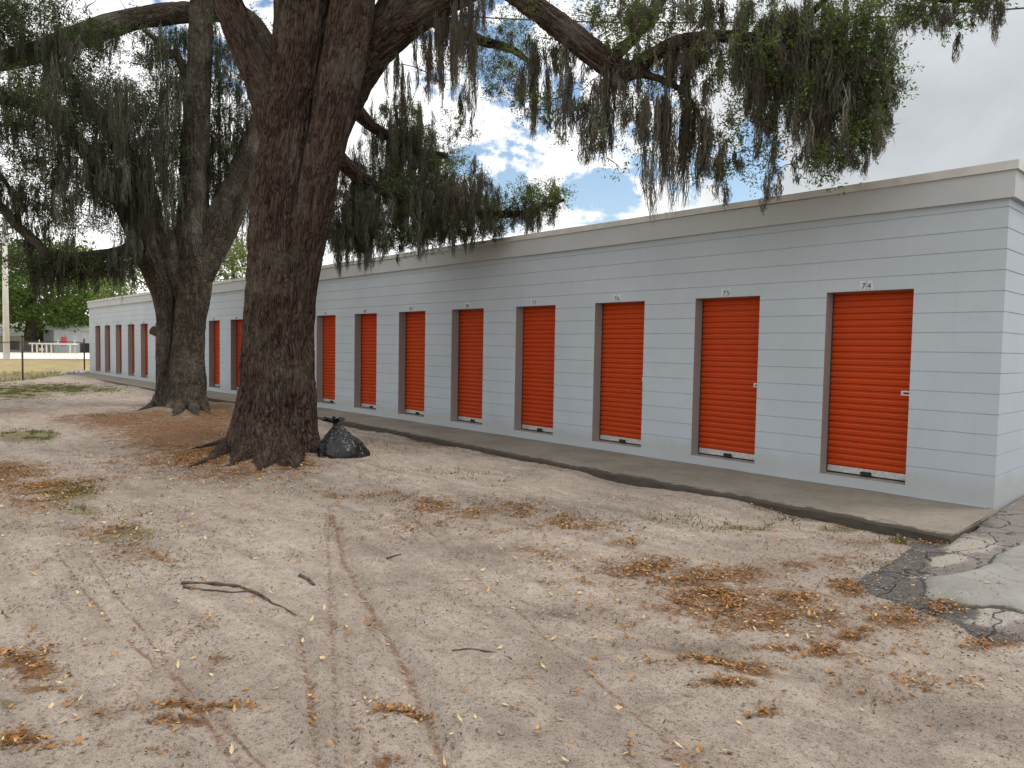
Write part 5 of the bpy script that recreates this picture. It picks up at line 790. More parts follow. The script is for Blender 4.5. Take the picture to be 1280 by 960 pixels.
def twig_mesh(name, tw, mat, parent, n=4):
    Vs = []; Fs = []; o = 0
    for P, R in tw:
        V, F, _ = tube_np(P, R, n); Vs.append(V); Fs.append(F+o); o += len(V)
    ob = build(name, np.vstack(Vs), [np.vstack(Fs)], mat, parent, True); ob['kind'] = 'stuff'; return ob

def leaves_mesh(name, tips, r, per, spread, size, mat, parent, asp=.36, paths=()):
    N = len(tips)*per
    base = np.repeat(np.array(tips), per, 0)
    # leaves sit on short shoots: groups along a few random directions from each tip
    ns = 5
    sh = r.normal(0, 1, (len(tips), ns, 3)); sh[..., 2] *= .7; sh /= np.linalg.norm(sh, axis=2)[..., None]
    pick = r.integers(0, ns, N); sd = sh[np.repeat(np.arange(len(tips)), per), pick]
    C = base + sd*(spread*r.uniform(.05, 1, (N, 1))) + r.normal(0, spread*.13, (N, 3))
    d = sd*.7 + r.normal(0, .65, (N, 3)); d /= np.linalg.norm(d, axis=1)[:, None]
    up = r.normal(0, 1, (N, 3)) + np.array([0, 0, .7]); s = np.cross(d, up); s /= np.linalg.norm(s, axis=1)[:, None]+1e-9
    l = size*r.uniform(.6, 1.35, (N, 1)); w = l*asp*r.uniform(.75, 1.25, (N, 1)); nn = np.cross(s, d)
    a = C; b = C+d*l*.5+s*w*.5+nn*l*.06; c_ = C+d*l; e = C+d*l*.5-s*w*.5+nn*l*.06
    V = np.stack([a, b, c_, e], 1).reshape(-1, 3); F = np.arange(N*4).reshape(-1, 4)
    tipv = r.normal(.5, .16, len(tips)); var = np.clip(np.repeat(np.repeat(tipv, per)+r.normal(0, .14, N), 4), 0, 1)
    return build(name, V, [F], mat, parent, attrs=dict(var=var))

def moss_mesh(name, clumps, r, parent, width, dens=1.0, mat=None):
    VV = []; FF = []; AA = []; o = 0; m = 7
    t = np.linspace(0, 1, m)
    for (c, L, w) in clumps:
        c = np.array(c); w = max(w, .05); k = int(dens*(26+240*w)*min(1.5, .5+L))
        # several sub-tufts hanging at slightly different places and lengths give the ragged outline
        nt = max(3, int(w/.022)); tx = r.normal(0, w*.5, (nt, 3)); tx[:, 2] = r.normal(0, .05+.10*L, nt); tl = L*(.22+.86*r.uniform(0, 1, nt)**1.3)
        j = r.integers(0, nt, k)
        st = c + tx[j] + r.normal(0, .010, (k, 3)); st[:, 2] -= r.uniform(0, .75, k)**1.3*tl[j]
        ln = tl[j]*r.uniform(.35, 1.0, k)**.8
        ln = np.minimum(ln, (c[2]+tx[j][:, 2]+.05-st[:, 2])*0 + tl[j]*1.05 - (c[2]+tx[j][:, 2]-st[:, 2]))
        ln = np.maximum(ln, .06)
        sway = r.normal(0, .05, (nt, 2))[j] + r.normal(0, .035, (k, 2))
        ph = r.uniform(0, 6.28, (k, 2)); fr = r.uniform(2, 6, (k, 1)); am = r.uniform(.004, .02, (k, 1))
        P = np.zeros((k, m, 3))
        for q in (0, 1):
            bulge = (tx[j][:, q]*.15 + r.normal(0, .022, k))[:, None]*np.sin(PI*np.minimum(1, t*1.1))[None, :]
            P[:, :, q] = st[:, q, None] + sway[:, q, None]*ln[:, None]*t**1.5 + am*np.sin(ph[:, q, None]+fr*6*t*ln[:, None]) + bulge
        P[:, :, 2] = st[:, 2, None] - ln[:, None]*t
        az = r.uniform(0, PI, k); sd = np.stack([np.cos(az), np.sin(az), r.normal(0, .2, k)], -1)
        ww = width*r.uniform(.5, 1.3, (k, 1))*np.array([.5, .95, 1.0, .95, .8, .55, .12])[None, :]
        A = P + sd[:, None, :]*ww[..., None]*.5; B = P - sd[:, None, :]*ww[..., None]*.5
        V = np.stack([A, B], 2).reshape(-1, 3)
        i = (np.arange(k)*m*2)[:, None] + np.arange(m-1)[None, :]*2
        F = np.stack([i, i+1, i+3, i+2], -1).reshape(-1, 4)
        cv = r.normal(.45, .14); var = np.clip(np.repeat(cv+r.normal(0, .16, k), m*2), 0, 1)
        VV.append(V); FF.append(F+o); AA.append(var); o += len(V)
        # short curled side fibres
        kk = int(k*.9); ii = r.integers(0, k, kk); tt = r.integers(1, m, kk); s0 = P[ii, tt]
        dr = r.normal(0, 1, (kk, 3)); dr[:, 2] -= .8; dr /= np.linalg.norm(dr, axis=1)[:, None]; lf = r.uniform(.02, .055, (kk, 1))
        s1 = s0+dr*lf; s2 = s1+(dr*.3+r.normal(0, .5, (kk, 3))+[0, 0, -.6])*lf*.6; sdv = r.normal(0, 1, (kk, 3)); sdv /= np.linalg.norm(sdv, axis=1)[:, None]; hw = width*.28
        V = np.stack([s0+sdv*hw, s0-sdv*hw, s1+sdv*hw, s1-sdv*hw, s2], 1).reshape(-1, 3); b = np.arange(kk)[:, None]*5
        FF.append(np.hstack([b, b+1, b+3, b+2])+o); VV.append(V); AA.append(np.clip(np.repeat(cv+.08+r.normal(0, .15, kk), 5), 0, 1))
        tri.append(np.hstack([b+2, b+3, b+4])+o); o += len(V)
    T = np.vstack(tri); tri.clear()
    ob = build(name, np.vstack(VV), [np.vstack(FF), T], mat, parent, attrs=dict(var=np.concatenate(AA))); ob['kind'] = 'stuff'; return ob
tri = []

def oak(name, label, trunk, limbs, leafb, mossl, bark, leafm, seed, nseg, amp, per, spread, lsize, mwidth, lobes, flare, roots, mdens=1.0, extra_moss=0, twigr=.003):
    r = np.random.default_rng(seed)
    root = empty(name, (trunk[0][0][0], trunk[0][0][1], -.1)); tag(root, label, 'tree')
    P4 = [((trunk[0][0][0], trunk[0][0][1], -.16), trunk[0][1])] + trunk
    V, F, B = bark_tube(P4, nseg, .03 if nseg > 120 else .05, amp, seed, flare, lobes)
    build('trunk', V, [F], bark, root, True, dict(bark=B))
    sk = Skel(); sk.add_limb(trunk, .55)
    for k, l in enumerate(limbs):
        rad = max(p[1] for p in l); ns = int(np.clip(rad*2*PI/.022, 12, nseg))
        V, F, B = bark_tube(l, ns, max(.03, rad*.25), amp*min(1, rad/.22), seed+7*k+3)
        build('limb', V, [F], bark, root, True, dict(bark=B)); sk.add_limb(l, .35 if k < 3 else .1)
    for k, l in enumerate(roots):
        l = [((p[0], p[1], float(gheight(np.array([p[0]]), np.array([p[1]]))[0]) - w*.25 + (.22*w if i else .9*w)*(1-i/len(l)) + .03*math.sin(i*2.2+k)*w/.1 - .012), w) for i, (p, w) in enumerate(l)]
        l[-1] = ((l[-1][0][0], l[-1][0][1], l[-1][0][2]-.04), l[-1][1])
        V, F, B = bark_tube(l, 24, .04, .012, seed+90+k)
        V[:, :2] += .02*np.stack([fbm(V[:, 0]*6, V[:, 1]*6, oct=2, seed=k), fbm(V[:, 0]*6, V[:, 1]*6, oct=2, seed=k+50)], -1); build('root', V, [F], bark, root, True, dict(bark=B))
    tips = sample_blobs(leafb, r)
    mtops = np.array([c for c, L, w in mossl])
    sk.reach(mtops, r, twigr); sk.tips = []
    sk.reach(tips, r, twigr*.8)
    twig_mesh('twigs', sk.tw, M['twig'], root)
    tl = np.array(sk.tips)
    leaves_mesh('crown', tl, r, per, spread, lsize, leafm, root)
    clumps = list(mossl)
    for q in r.choice(len(sk.tw), min(extra_moss, len(sk.tw)), replace=False):
        P = sk.tw[q][0]; p = P[len(P)//2]; clumps.append((tuple(p), r.uniform(.12, .4)*(mwidth/.010), r.uniform(.05, .12)))
    moss_mesh('spanish_moss', clumps, r, root, mwidth, mdens, M['moss2' if mwidth > .01 else 'moss'])
    return root
bt = oak('oak_tree', 'massive dark furrowed live oak beside the black bag, draped in grey moss', BT_TRUNK, BT_LIMBS, BT_LEAF, BT_MOSS, M['bark1'], M['leaf1'], 5, 240, .026, 60, .19, .040, .0085,
    [(.4, .35, .9), (1.5, .4, .6), (2.6, .35, 1.0), (3.7, .4, .8), (4.7, .3, 1.0), (5.6, .35, .8)], .26, ROOTS, 2.5, 300)
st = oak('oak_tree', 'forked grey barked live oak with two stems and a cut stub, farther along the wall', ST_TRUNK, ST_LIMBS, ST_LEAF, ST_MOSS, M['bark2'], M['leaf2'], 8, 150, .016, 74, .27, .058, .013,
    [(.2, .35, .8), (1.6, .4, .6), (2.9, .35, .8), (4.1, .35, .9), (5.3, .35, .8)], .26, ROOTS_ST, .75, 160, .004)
# knot on the big trunk and the cut stub with its hollow on the other one
def knob(parent, c, r_, seed, name, mat, sx=1, sz=1):
    bm = bmesh.new(); bmesh.ops.create_icosphere(bm, subdivisions=4, radius=1)
    V = np.array([v.co[:] for v in bm.verts]); F = np.array([[v.index for v in f.verts] for f in bm.faces]); bm.free()
    d = 1+.28*fbm(V[:, 0]*2+seed, V[:, 1]*2, V[:, 2]*2, oct=4, seed=seed); V = V*d[:, None]*r_*np.array([sx, sx, sz])+np.array(c)
    return build(name, V, [F], mat, parent, True, dict(bark=V))
knob(bt, (-8.14, -3.12, 2.78), .13, 3, 'knot', M['bark1'], .8, 1.3)
knob(bt, tuple(np.array(ROOTK)+[0, 0, .02]), .09, 6, 'root_knuckle', M['bark1'], 1.1, .7)
knob(st, (-16.80, -2.10, 2.35), .17, 9, 'knot', M['bark2'], .9, 1.3)
mb = MB(); mb.tube([(-17.05, -2.42, 1.62), (-17.30, -2.62, 1.70), (-17.46, -2.76, 1.80)], [.12, .10, .115], 12); mb.build('cut_stub', M['twig'], st, True)

# ------------------------------------------------------------------ black rubbish bag
def bag():
    b = np.array(BAG_AT); root = empty('rubbish_bag', tuple(b)); tag(root, 'full black plastic rubbish bag with a knotted top, slumped against the big oak', 'bag')
    dirx = np.array([.60, .80, 0]); diry = np.array([-.80, .60, 0])
    th = np.linspace(0, 2*PI, 72, endpoint=False); V = []
    prof = [(0, .60), (.02, .92), (.08, 1.0), (.18, .98), (.32, .90), (.48, .76), (.62, .60), (.75, .44), (.86, .29), (.94, .17), (.99, .10)]
    H = .47
    S = spline(np.array([(a, bb, 0) for a, bb in prof]), .03)
    for a, bb, _ in S:
        skew = -.10*a**1.5
        for t in th:
            pl = 1 + .06*math.sin(9*t+3*a)*min(1, a*1.8)+.06*math.sin(15*t+1.3+math.sin(3*t))*a
            sq = 1+.16*max(0, math.cos(t-0.0))*(1-a)*1.2
            x = math.cos(t)*.34*bb*pl*sq + skew; y = math.sin(t)*.33*bb*pl
            V.append(b + dirx*x + diry*y + np.array([0, 0, H*a-.01]))
    V = np.array(V); V += .022*np.stack([fbm(V[:, 0]*7, V[:, 1]*7, V[:, 2]*7, oct=4, seed=s) for s in (1, 2, 3)], -1)*np.array([1, 1, .5])
    n = 72; m = len(S); i = np.arange(m-1)[:, None]*n; j = np.arange(n); F = np.stack([i+j, i+(j+1) % n, i+n+(j+1) % n, i+n+j], -1).reshape(-1, 4)
    build('sack', V, [F], M['bag'], root, True)
    top = b + dirx*(-.10)+np.array([0, 0, H-.02])
    V = []; k = 40
    for a, rr in ((0, .032), (.03, .026), (.05, .05), (.085, .10), (.10, .13)):
        for t in np.linspace(0, 2*PI, k, endpoint=False):
            q = rr*(1+.35*math.sin(7*t+20*a)*min(1, a*12)); V.append(top+dirx*(math.cos(t)*q-.3*a)+diry*math.sin(t)*q*.8+np.array([0, 0, a+.025*math.sin(5*t)*(a > .06)]))
    i = np.arange(4)[:, None]*k; j = np.arange(k); F = np.stack([i+j, i+(j+1) % k, i+k+(j+1) % k, i+k+j], -1).reshape(-1, 4)
    build('knotted_top', V, [F], M['bag'], root, True)
bag()

# ------------------------------------------------------------------ sticks
def gz(p, h=0): return (p[0], p[1], float(gheight(np.array([p[0]]), np.array([p[1]]))[0])+h)
def stick(name, label, chains):
    mb = MB(); r = np.random.default_rng(len(label))
    for pts, r0, r1 in chains:
        S = spline(np.array([gz(p, r0*.6) for p in pts]), .02); S = S + np.stack([fbm(S[:, 0]*9, S[:, 1]*9, oct=3, seed=s) for s in (1, 2, 3)], -1)*np.array([.008, .008, .004])
        R = np.linspace(r0, r1, len(S))*(1+.25*fbm(S[:, 0]*14, S[:, 1]*14, oct=2, seed=5)); mb.tube(S, R, 8)
    return tag(mb.build(name, M['deadwood'], None, True), label, 'stick')
stick('fallen_branch', 'longest forked dry branch lying on bare sand near the tyre tracks', [(STICK, .012, .004), (STICK_FORK, .009, .004)])
stick('fallen_branch', 'thin dry twig on the sand right of the tyre tracks, near the bottom', [(STICK2, .007, .003)])
stick('fallen_branch', 'short dark twig on the sand between the bag and the tyre tracks', [(STICK3, .008, .004)])
stick('bark_piece', 'small brown chip of bark on the sand beside the long forked branch', [(CHIP, .013, .009)])

# ------------------------------------------------------------------ leaf litter, crumbs and grass (uncountable)
def scatter(n, fn, r, x0, x1, y0, y1):
    """n points with density fn, thinned with distance from the camera"""
    out = []; tot = 0
    while tot < n:
        x = r.uniform(x0, x1, 40000); y = r.uniform(y0, y1, 40000)
        ok = r.uniform(0, 1, 40000) < fn(x, y)
        ys = np.interp(x, SLAB_X, SLAB_Y)
        ok &= ~((y > ys-.02) & (x < .12))
        out.append(np.stack([x[ok], y[ok]], -1)); tot += ok.sum()
    return np.vstack(out)[:n]
def lay(name, P, r, l0, l1, asp, mat, label, cat, curl=.25, vmu=.45, vsd=.2, lift=.004):
    n = len(P); X, Y = P[:, 0], P[:, 1]
    Z = gheight(X, Y); ap_ = in_poly(X, Y, [tuple(p) for p in EDGE]+[(9, -5), (9, 14), (.0, 14), (.0, -.02), (.14, -1.6)])
    Z = np.where(ap_, apron_z(X, Y)+.012, Z)
    l = r.uniform(l0, l1, n)[:, None]; w = l*asp*r.uniform(.7, 1.3, (n, 1)); a = r.uniform(0, 2*PI, n)
    d = np.stack([np.cos(a), np.sin(a), r.normal(0, curl, n)], -1); s = np.stack([-np.sin(a), np.cos(a), r.normal(0, curl, n)], -1)
    c = np.stack([X, Y, Z+lift+np.abs(r.normal(0, .006, n))], -1); u = np.array([0, 0, 1.])
    cu = r.normal(.15, .12, (n, 1))*l
    V = np.stack([c-d*l*.5+u*cu*.7, c-d*l*.1+s*w*.5+u*cu*.5, c-d*l*.1, c-d*l*.1-s*w*.5+u*cu*.4, c+d*l*.5+u*cu], 1).reshape(-1, 3); b = np.arange(n)[:, None]*5
    F = np.vstack([np.hstack([b, b+2, b+1]), np.hstack([b, b+3, b+2]), np.hstack([b+1, b+2, b+4]), np.hstack([b+2, b+3, b+4])])
    var = np.clip(np.repeat(r.normal(vmu, vsd, n), 5), 0, 1)
    return tag(build(name, V, [F], mat, attrs=dict(var=var)), label, cat, kind='stuff')
r = np.random.default_rng(77)
def clump(x, y, s, lo=.1): return lo+(1-lo)*sstep(-.1, .6, fbm(x*s, y*s, oct=3, seed=55))
dens = lambda x, y: (ellmask(x, y, LITTER, .9)**1.4*clump(x, y, 5, .12)*clump(x+9, y, 1.7, .3) + .10*np.exp(-((y-np.interp(x, SLAB_X, SLAB_Y)+.06)/.10)**2)*clump(x, y, 2, .0) + .08*np.exp(-((x-T1[0])**2+(y-T1[1])**2)/2.0)*clump(x, y, 3, .2))
P1 = scatter(25000, lambda x, y: dens(x, y)*np.clip(1-.0*x, 0, 1), r, -9, 2.2, -8.2, -1.2)
P2 = scatter(7000, lambda x, y: dens(x, y), r, -26, -8, -8, -1.2)
lay('leaf_litter', np.vstack([P1, P2]), r, .014, .038, .45, M['litter'], 'brown oak leaf litter gathered in patches on the sand', 'leaf litter', .3, .52, .24)
P3 = scatter(2600, lambda x, y: clump(x, y, .8, .2)*(.25+ellmask(x, y, LITTER, .35)), r, -10, 2.2, -8.2, -1.3)
lay('fallen_leaves', P3, r, .022, .05, .4, M['litter'], 'pale dry oak leaves scattered singly over the sand', 'fallen leaves', .35, .82, .2, .006)
P4 = np.vstack([scatter(24000, lambda x, y: clump(x, y, 1.9, .05)*(.35+.65*sstep(1.5, -3, x+.5*(-4-y))), r, -10, 2.2, -8.2, -1.2), scatter(14000, lambda x, y: clump(x, y, 1.1, .15)*(.4+.6*np.exp(-((x+11)**2+(y+4)**2)/18)), r, -30, -7, -9, -1.2)])
lay('ground_debris', P4, r, .005, .022, .5, M['crumb'], 'dark crumbs of bark and twig strewn over the sandy yard', 'debris', .25, .45, .25, .003)
def gravel(P, r, s0, s1, mat, label):
    n = len(P); Z = gheight(P[:, 0], P[:, 1]); ap_ = apron_z(P[:, 0], P[:, 1]); Z = np.maximum(Z, ap_)
    c = np.stack([P[:, 0], P[:, 1], Z+.002], -1); s = r.uniform(0, 1, (n, 1))**2*(s1-s0)+s0
    O = np.array([(1, 0, 0), (0, 1, 0), (-1, 0, 0), (0, -1, 0), (.1, 0, .7), (0, .1, -.7)])
    a = r.uniform(0, 6.28, n); ca, sa = np.cos(a), np.sin(a)
    V = O[None]*r.uniform(.55, 1.25, (n, 6, 1))*s[:, :, None]
    V = np.stack([V[..., 0]*ca[:, None]-V[..., 1]*sa[:, None], V[..., 0]*sa[:, None]+V[..., 1]*ca[:, None], V[..., 2]], -1) + c[:, None]
    T = np.array([(0,1,4),(1,2,4),(2,3,4),(3,0,4),(1,0,5),(2,1,5),(3,2,5),(0,3,5)]); F = (T[None]+np.arange(n)[:, None, None]*6).reshape(-1, 3)
    return tag(build('gravel', V.reshape(-1, 3), [F], mat, attrs=dict(var=np.clip(np.repeat(r.normal(.32, .22, n), 6), 0, 1))), label, 'gravel', kind='stuff')
def edge_pts(n, sd, r):
    S = spline(np.array([(p[0], p[1], 0) for p in EDGE]), .02); return S[r.integers(0, len(S), n), :2] + r.normal(0, sd, (n, 2))
Pg = np.vstack([edge_pts(900, .10, r), edge_pts(500, .3, r), np.stack([r.uniform(-.1, 2.2, 900), r.uniform(-4.2, 1.5, 900)], -1)])
Pg = Pg[~((Pg[:, 0] < .12) & (Pg[:, 1] > -1.62))]
gravel(Pg, r, .003, .012, M['stone'], 'loose gravel broken off the crumbling asphalt edge')
def grass_blades(P, r, h0, h1, name, label):
    n = len(P); Z = gheight(P[:, 0], P[:, 1]); c = np.stack([P[:, 0], P[:, 1], Z-.003], -1)
    a = r.uniform(0, 2*PI, n); h = r.uniform(h0, h1, (n, 1)); w = .0035+.004*r.uniform(0, 1, (n, 1))
    s = np.stack([np.cos(a), np.sin(a), np.zeros(n)], -1); ln = np.stack([r.normal(0, .5, n), r.normal(0, .5, n), np.ones(n)], -1)
    V = np.stack([c+s*w, c-s*w, c+ln*h*.6+s*w*.7, c+ln*h*.6-s*w*.7, c+ln*h+np.array([0, 0, -.2])*h], 1).reshape(-1, 3); b = np.arange(n)[:, None]*5
    return tag(build(name, V, [np.hstack([b, b+1, b+3, b+2]), np.hstack([b+2, b+3, b+4])], M['grass'], attrs=dict(var=np.clip(np.repeat(r.normal(.5, .25, n), 5), 0, 1))), label, 'grass', kind='stuff')
G1 = scatter(16000, lambda x, y: ellmask(x, y, OLIVE, 1.2)**2*clump(x, y, 5, 0.0), r, -34, 1, -8.3, -1.2)
wd = np.array([(-.28, -1.72)])+r.normal(0, .05, (90, 2))
grass_blades(np.vstack([G1, wd]), r, .012, .055, 'grass', 'sparse olive grass tufts in the sand and along the slab edge')
vg = r.uniform(0, 1, (9000, 2)); t_ = vg[:, :1]*2.4-.05; VP = FA + fd*t_ - fn*0; sgn = 1 if ((-50-FA[0])*fn[0]+(-10-FA[1])*fn[1]) > 0 else -1
VP = VP + fn*sgn*(vg[:, 1:]**1.6*14)
grass_blades(VP, r, .05, .22, 'verge_grass', 'dry yellow grass on the verge beyond the wire fence')

# ------------------------------------------------------------------ background left
def fence():
    root = empty('wire_fence', (FA[0], FA[1], -.05)); tag(root, 'chain link wire fence between the building end and the yard edge', 'fence')
    A = np.array([FA[0]-.10, FA[1], 0]); U = np.array([*(fd/np.linalg.norm(fd)), 0]); Ln = 17.0; H = 1.42
    def p(s, z): q = A+U*s; return (q[0], q[1], z)
    for s in (.25, 6.85, 11.6, 16.4):
        mb = MB(); q = A+U*s; tall = 1.55 if s > 1 else 1.62
        mb.tube([(q[0], q[1], -.2), (q[0], q[1], tall-.03), (q[0], q[1], tall)], [.032, .032, .012], 8); mb.build('post', M['rust'], root, True)
    mb = MB(); mb.tube([p(s, H+.03*math.sin(s*.5)) for s in np.linspace(.25, Ln, 24)], [.017]*24, 6); mb.build('top_rail', M['rust'], root, True)
    mb = MB()
    for k in range(-14, int(Ln/.11)):
        for sg in (1, -1):
            s0 = k*.11; z0, z1 = -.06, H-.02; s1 = s0+sg*(z1-z0)*.85
            if sg < 0: s0 += 1.26; s1 = s0-(z1-z0)*.85
            a, b = (s0, z0), (s1, z1)
            if min(s0, s1) < .26 or max(s0, s1) > Ln: continue
            mb.tube([p(*a), p(*b)], [.0022, .0022], 3, False)
    mb.build('wire_mesh', M['galv'], root)
fence()
def pole():
    x, y = -67.2, .62
    root = empty('utility_pole', (x, y, -.1)); tag(root, 'pale concrete utility pole standing beyond the wire fence', 'utility pole')
    mb = MB(); mb.tube([(x, y, -.3), (x-.02, y, 5), (x-.03, y+.02, 11)], [.23, .20, .15], 14); mb.build('shaft', M['pole'], root, True)
    mb = MB(); mb.box((x-.08, y-1.1, 10.3), (x+.08, y+1.1, 10.45)); mb.build('crossarm', M['rust'], root)
pole()
rd = MB(); rd.add([(-66.5, -70, -.02), (-66.5, 3.4, -.02), (-68, 90, -.02), (-101, 90, -.02), (-101, -70, -.02)], [(4, 3, 2, 1, 0)])
tag(rd.build('road', M['road']), 'pale sunlit road beyond the dry verge', 'road', kind='structure')

def bg_tree(name, label, base, h, rad, tr, leafm, seed, n, size, cz=.62):
    r = np.random.default_rng(seed); b = np.array(base, float); root = empty(name, tuple(b)); tag(root, label, 'tree', None)
    P = [(tuple(b+[0, 0, -.2]), tr*1.25), (tuple(b+[.1, 0, h*.15]), tr), (tuple(b+[.0, .2, h*.4]), tr*.8), (tuple(b+[.2, 0, h*.8]), tr*.3)]
    V, F, B = bark_tube(P, 24, .3, .03, seed); build('trunk', V, [F], M['bark2'], root, True, dict(bark=B))
    sk = Skel(); sk.add_limb(P, .3)
    for k in range(9):
        a = k/9*2*PI+r.uniform(-.3, .3); z = h*r.uniform(.22, .6); L = rad*r.uniform(.6, .95)
        q = [(tuple(b+[0, 0, z]), tr*.45), (tuple(b+[math.cos(a)*L*.5, math.sin(a)*L*.5, z+h*.12]), tr*.28), (tuple(b+[math.cos(a)*L, math.sin(a)*L, z+h*r.uniform(.05, .22)]), tr*.1)]
        V, F, B = bark_tube(q, 10, .3, .01, seed+k); build('limb', V, [F], M['bark2'], root, True, dict(bark=B)); sk.add_limb(q, .2)
    tips = []
    while len(tips) < n:
        u = r.normal(0, 1, 3); u /= np.linalg.norm(u); u *= r.uniform(.35, 1)**.6
        p = b + np.array([u[0]*rad, u[1]*rad, h*cz+u[2]*h*(1-cz)])
        if fbm(p[:1]*.35, p[1:2]*.35, p[2:]*.5, oct=2, seed=seed)[0] > -.35: tips.append(p)
    tips = np.array(tips); sk.reach(tips[::6], r, .012); twig_mesh('twigs', sk.tw, M['twig'], root)
    leaves_mesh('crown', tips, r, 16, rad*.13, size, leafm, root, .55)
    return root
bg_tree('shade_tree', 'bright green spreading shade tree with a dark trunk beyond the road', (-113.5, 9.3, -.1), 15.5, 11.5, .75, M['leaf3'], 21, 1100, .55, .60)
bg_tree('shade_tree', 'green tree partly cut off at the far left behind the pale pole', (-108, -8, -.1), 14, 10, .6, M['leaf3'], 22, 800, .5, .58)
bg_tree('roadside_tree', 'pale leafy tree showing above the roof between the two oaks', (-50, 11.8, -.1), 9.5, 5.0, .3, M['leaf4'], 23, 800, .22, .62)
bg_tree('roadside_tree', 'slender pale tree behind the far end of the building', (-62, 10.5, -.1), 9, 4.5, .3, M['leaf4'], 24, 500, .24, .62)

def woods():
    r_ = np.random.default_rng(3); n = 1500
    t = np.stack([r_.uniform(-190, -165, n), r_.uniform(-70, 95, n), r_.uniform(0, 1, n)**.7*9], -1); t[:, 2] *= .75+.35*fbm(t[:, 1]*.12, t[:, 0]*.1, oct=3, seed=4)
    tag(leaves_mesh('woods', t, r_, 24, 2.0, 1.3, M['leaf2'], None, .6), 'dark far-off line of woods behind the houses', 'woods', kind='stuff')
woods()
def railing():
    root = empty('loading_deck', (-104.5, 8.2, -.1)); tag(root, 'low white deck on posts beneath the bright green tree', 'deck')
    a, b = np.array([-104.9, 8.3]), np.array([-102.7, 12.2])
    mb = MB(); n = 12
    def q(t, w): p = a+(b-a)*t; d = (b-a)/np.linalg.norm(b-a); return p+np.array([-d[1], d[0]])*w
    c = [q(-.05, -.9), q(1.05, -.9), q(1.05, .9), q(-.05, .9)]
    for z0, z1, mbn in ((.98, 1.16, 'deck_top'),):
        m = MB(); m.add([(*p, z0) for p in c]+[(*p, z1) for p in c], [(3,2,1,0),(4,5,6,7),(0,1,5,4),(1,2,6,5),(2,3,7,6),(3,0,4,7)]); m.build(mbn, M['white'], root)
    for t in (.03, .14, .27, .38, .5, .97):
        for w in (-.8, .8):
            p = q(t, w); m = MB(); m.box((p[0]-.07, p[1]-.07, -.15), (p[0]+.07, p[1]+.07, .978)); m.build('post', M['white'], root)
    for t in (.08, .55, .98):
        p = q(t, .7); m = MB(); m.box((p[0]-.05, p[1]-.05, 1.161), (p[0]+.05, p[1]+.05, 1.55)); m.build('short_post', M['white'], root)
railing()
def shed():
    root = empty('grey_shed', (-110, 16, -.1)); tag(root, 'grey blue shed with a red panel on its wall near the building end', 'shed')
    m = MB(); m.box((-116, 11.2, -.15), (-109, 20.5, 2.9)); m.build('wall', M['greyshed'], root)
    m = MB(); m.add([(-116.3, 10.9, 2.901), (-108.7, 10.9, 2.901), (-108.7, 20.8, 2.901), (-116.3, 20.8, 2.901), (-112.5, 10.9, 3.6), (-112.5, 20.8, 3.6)], [(0,1,4),(3,5,2),(0,4,5,3),(1,2,5,4),(3,2,1,0)]); m.build('roof', M['pole'], root)
    m = MB(); m.box((-108.99, 12.0, .8), (-108.93, 12.65, 2.0), .02); m.build('red_panel', M['red'], root)
    m = MB(); m.box((-108.99, 14.2, -.1), (-108.94, 15.9, 1.2)); m.build('door', M['dark'], root)
shed()
def hut():
    root = empty('white_house', (-122, 2, -.1)); tag(root, 'low white house with dark openings, behind the pale pole at the far left', 'house')
    m = MB(); m.box((-130, -12, -.15), (-121, 10.0, 2.0)); m.build('wall', M['white'], root)
    m = MB(); m.add([(-130.4, -12.5, 2.001), (-120.4, -12.5, 2.001), (-120.4, 10.5, 2.001), (-130.4, 10.5, 2.001), (-125.5, -12.5, 4.2), (-125.5, 10.5, 4.2)], [(0,1,4),(3,5,2),(0,4,5,3),(1,2,5,4),(3,2,1,0)]); m.build('roof', M['pole'], root)
    for y in (-10, -6.5, -3, .5, 3.6, 7.2):
        m = MB(); m.box((-120.99, y, .1), (-120.93, y+1.9, 1.3)); m.build('window', M['dark'], root)
hut()
for k, (x, y, s) in enumerate([(-35.35, -1.25, .17), (-35.75, -.85, .22), (-36.0, -.48, .20), (-34.8, -1.5, .12)]):
    o = knob(None, (x, y, .02), s, 40+k, 'concrete_lump', M['rubble'], 1.2, .6); tag(o, 'white lump of broken concrete at the foot of the wire fence', 'rubble', 'white rubble by the fence')
# service cable running over the roof
cb = MB(); cb.tube([(-9.5+12.5*t, .2+6.5*t, 7.9-1.3*t-1.6*t*(1-t)) for t in np.linspace(0, 1, 30)], [.012]*30, 6)
tag(cb.build('overhead_cable', M['cable'], None, True), 'thin dark service cable crossing above the roof at the right', 'cable')

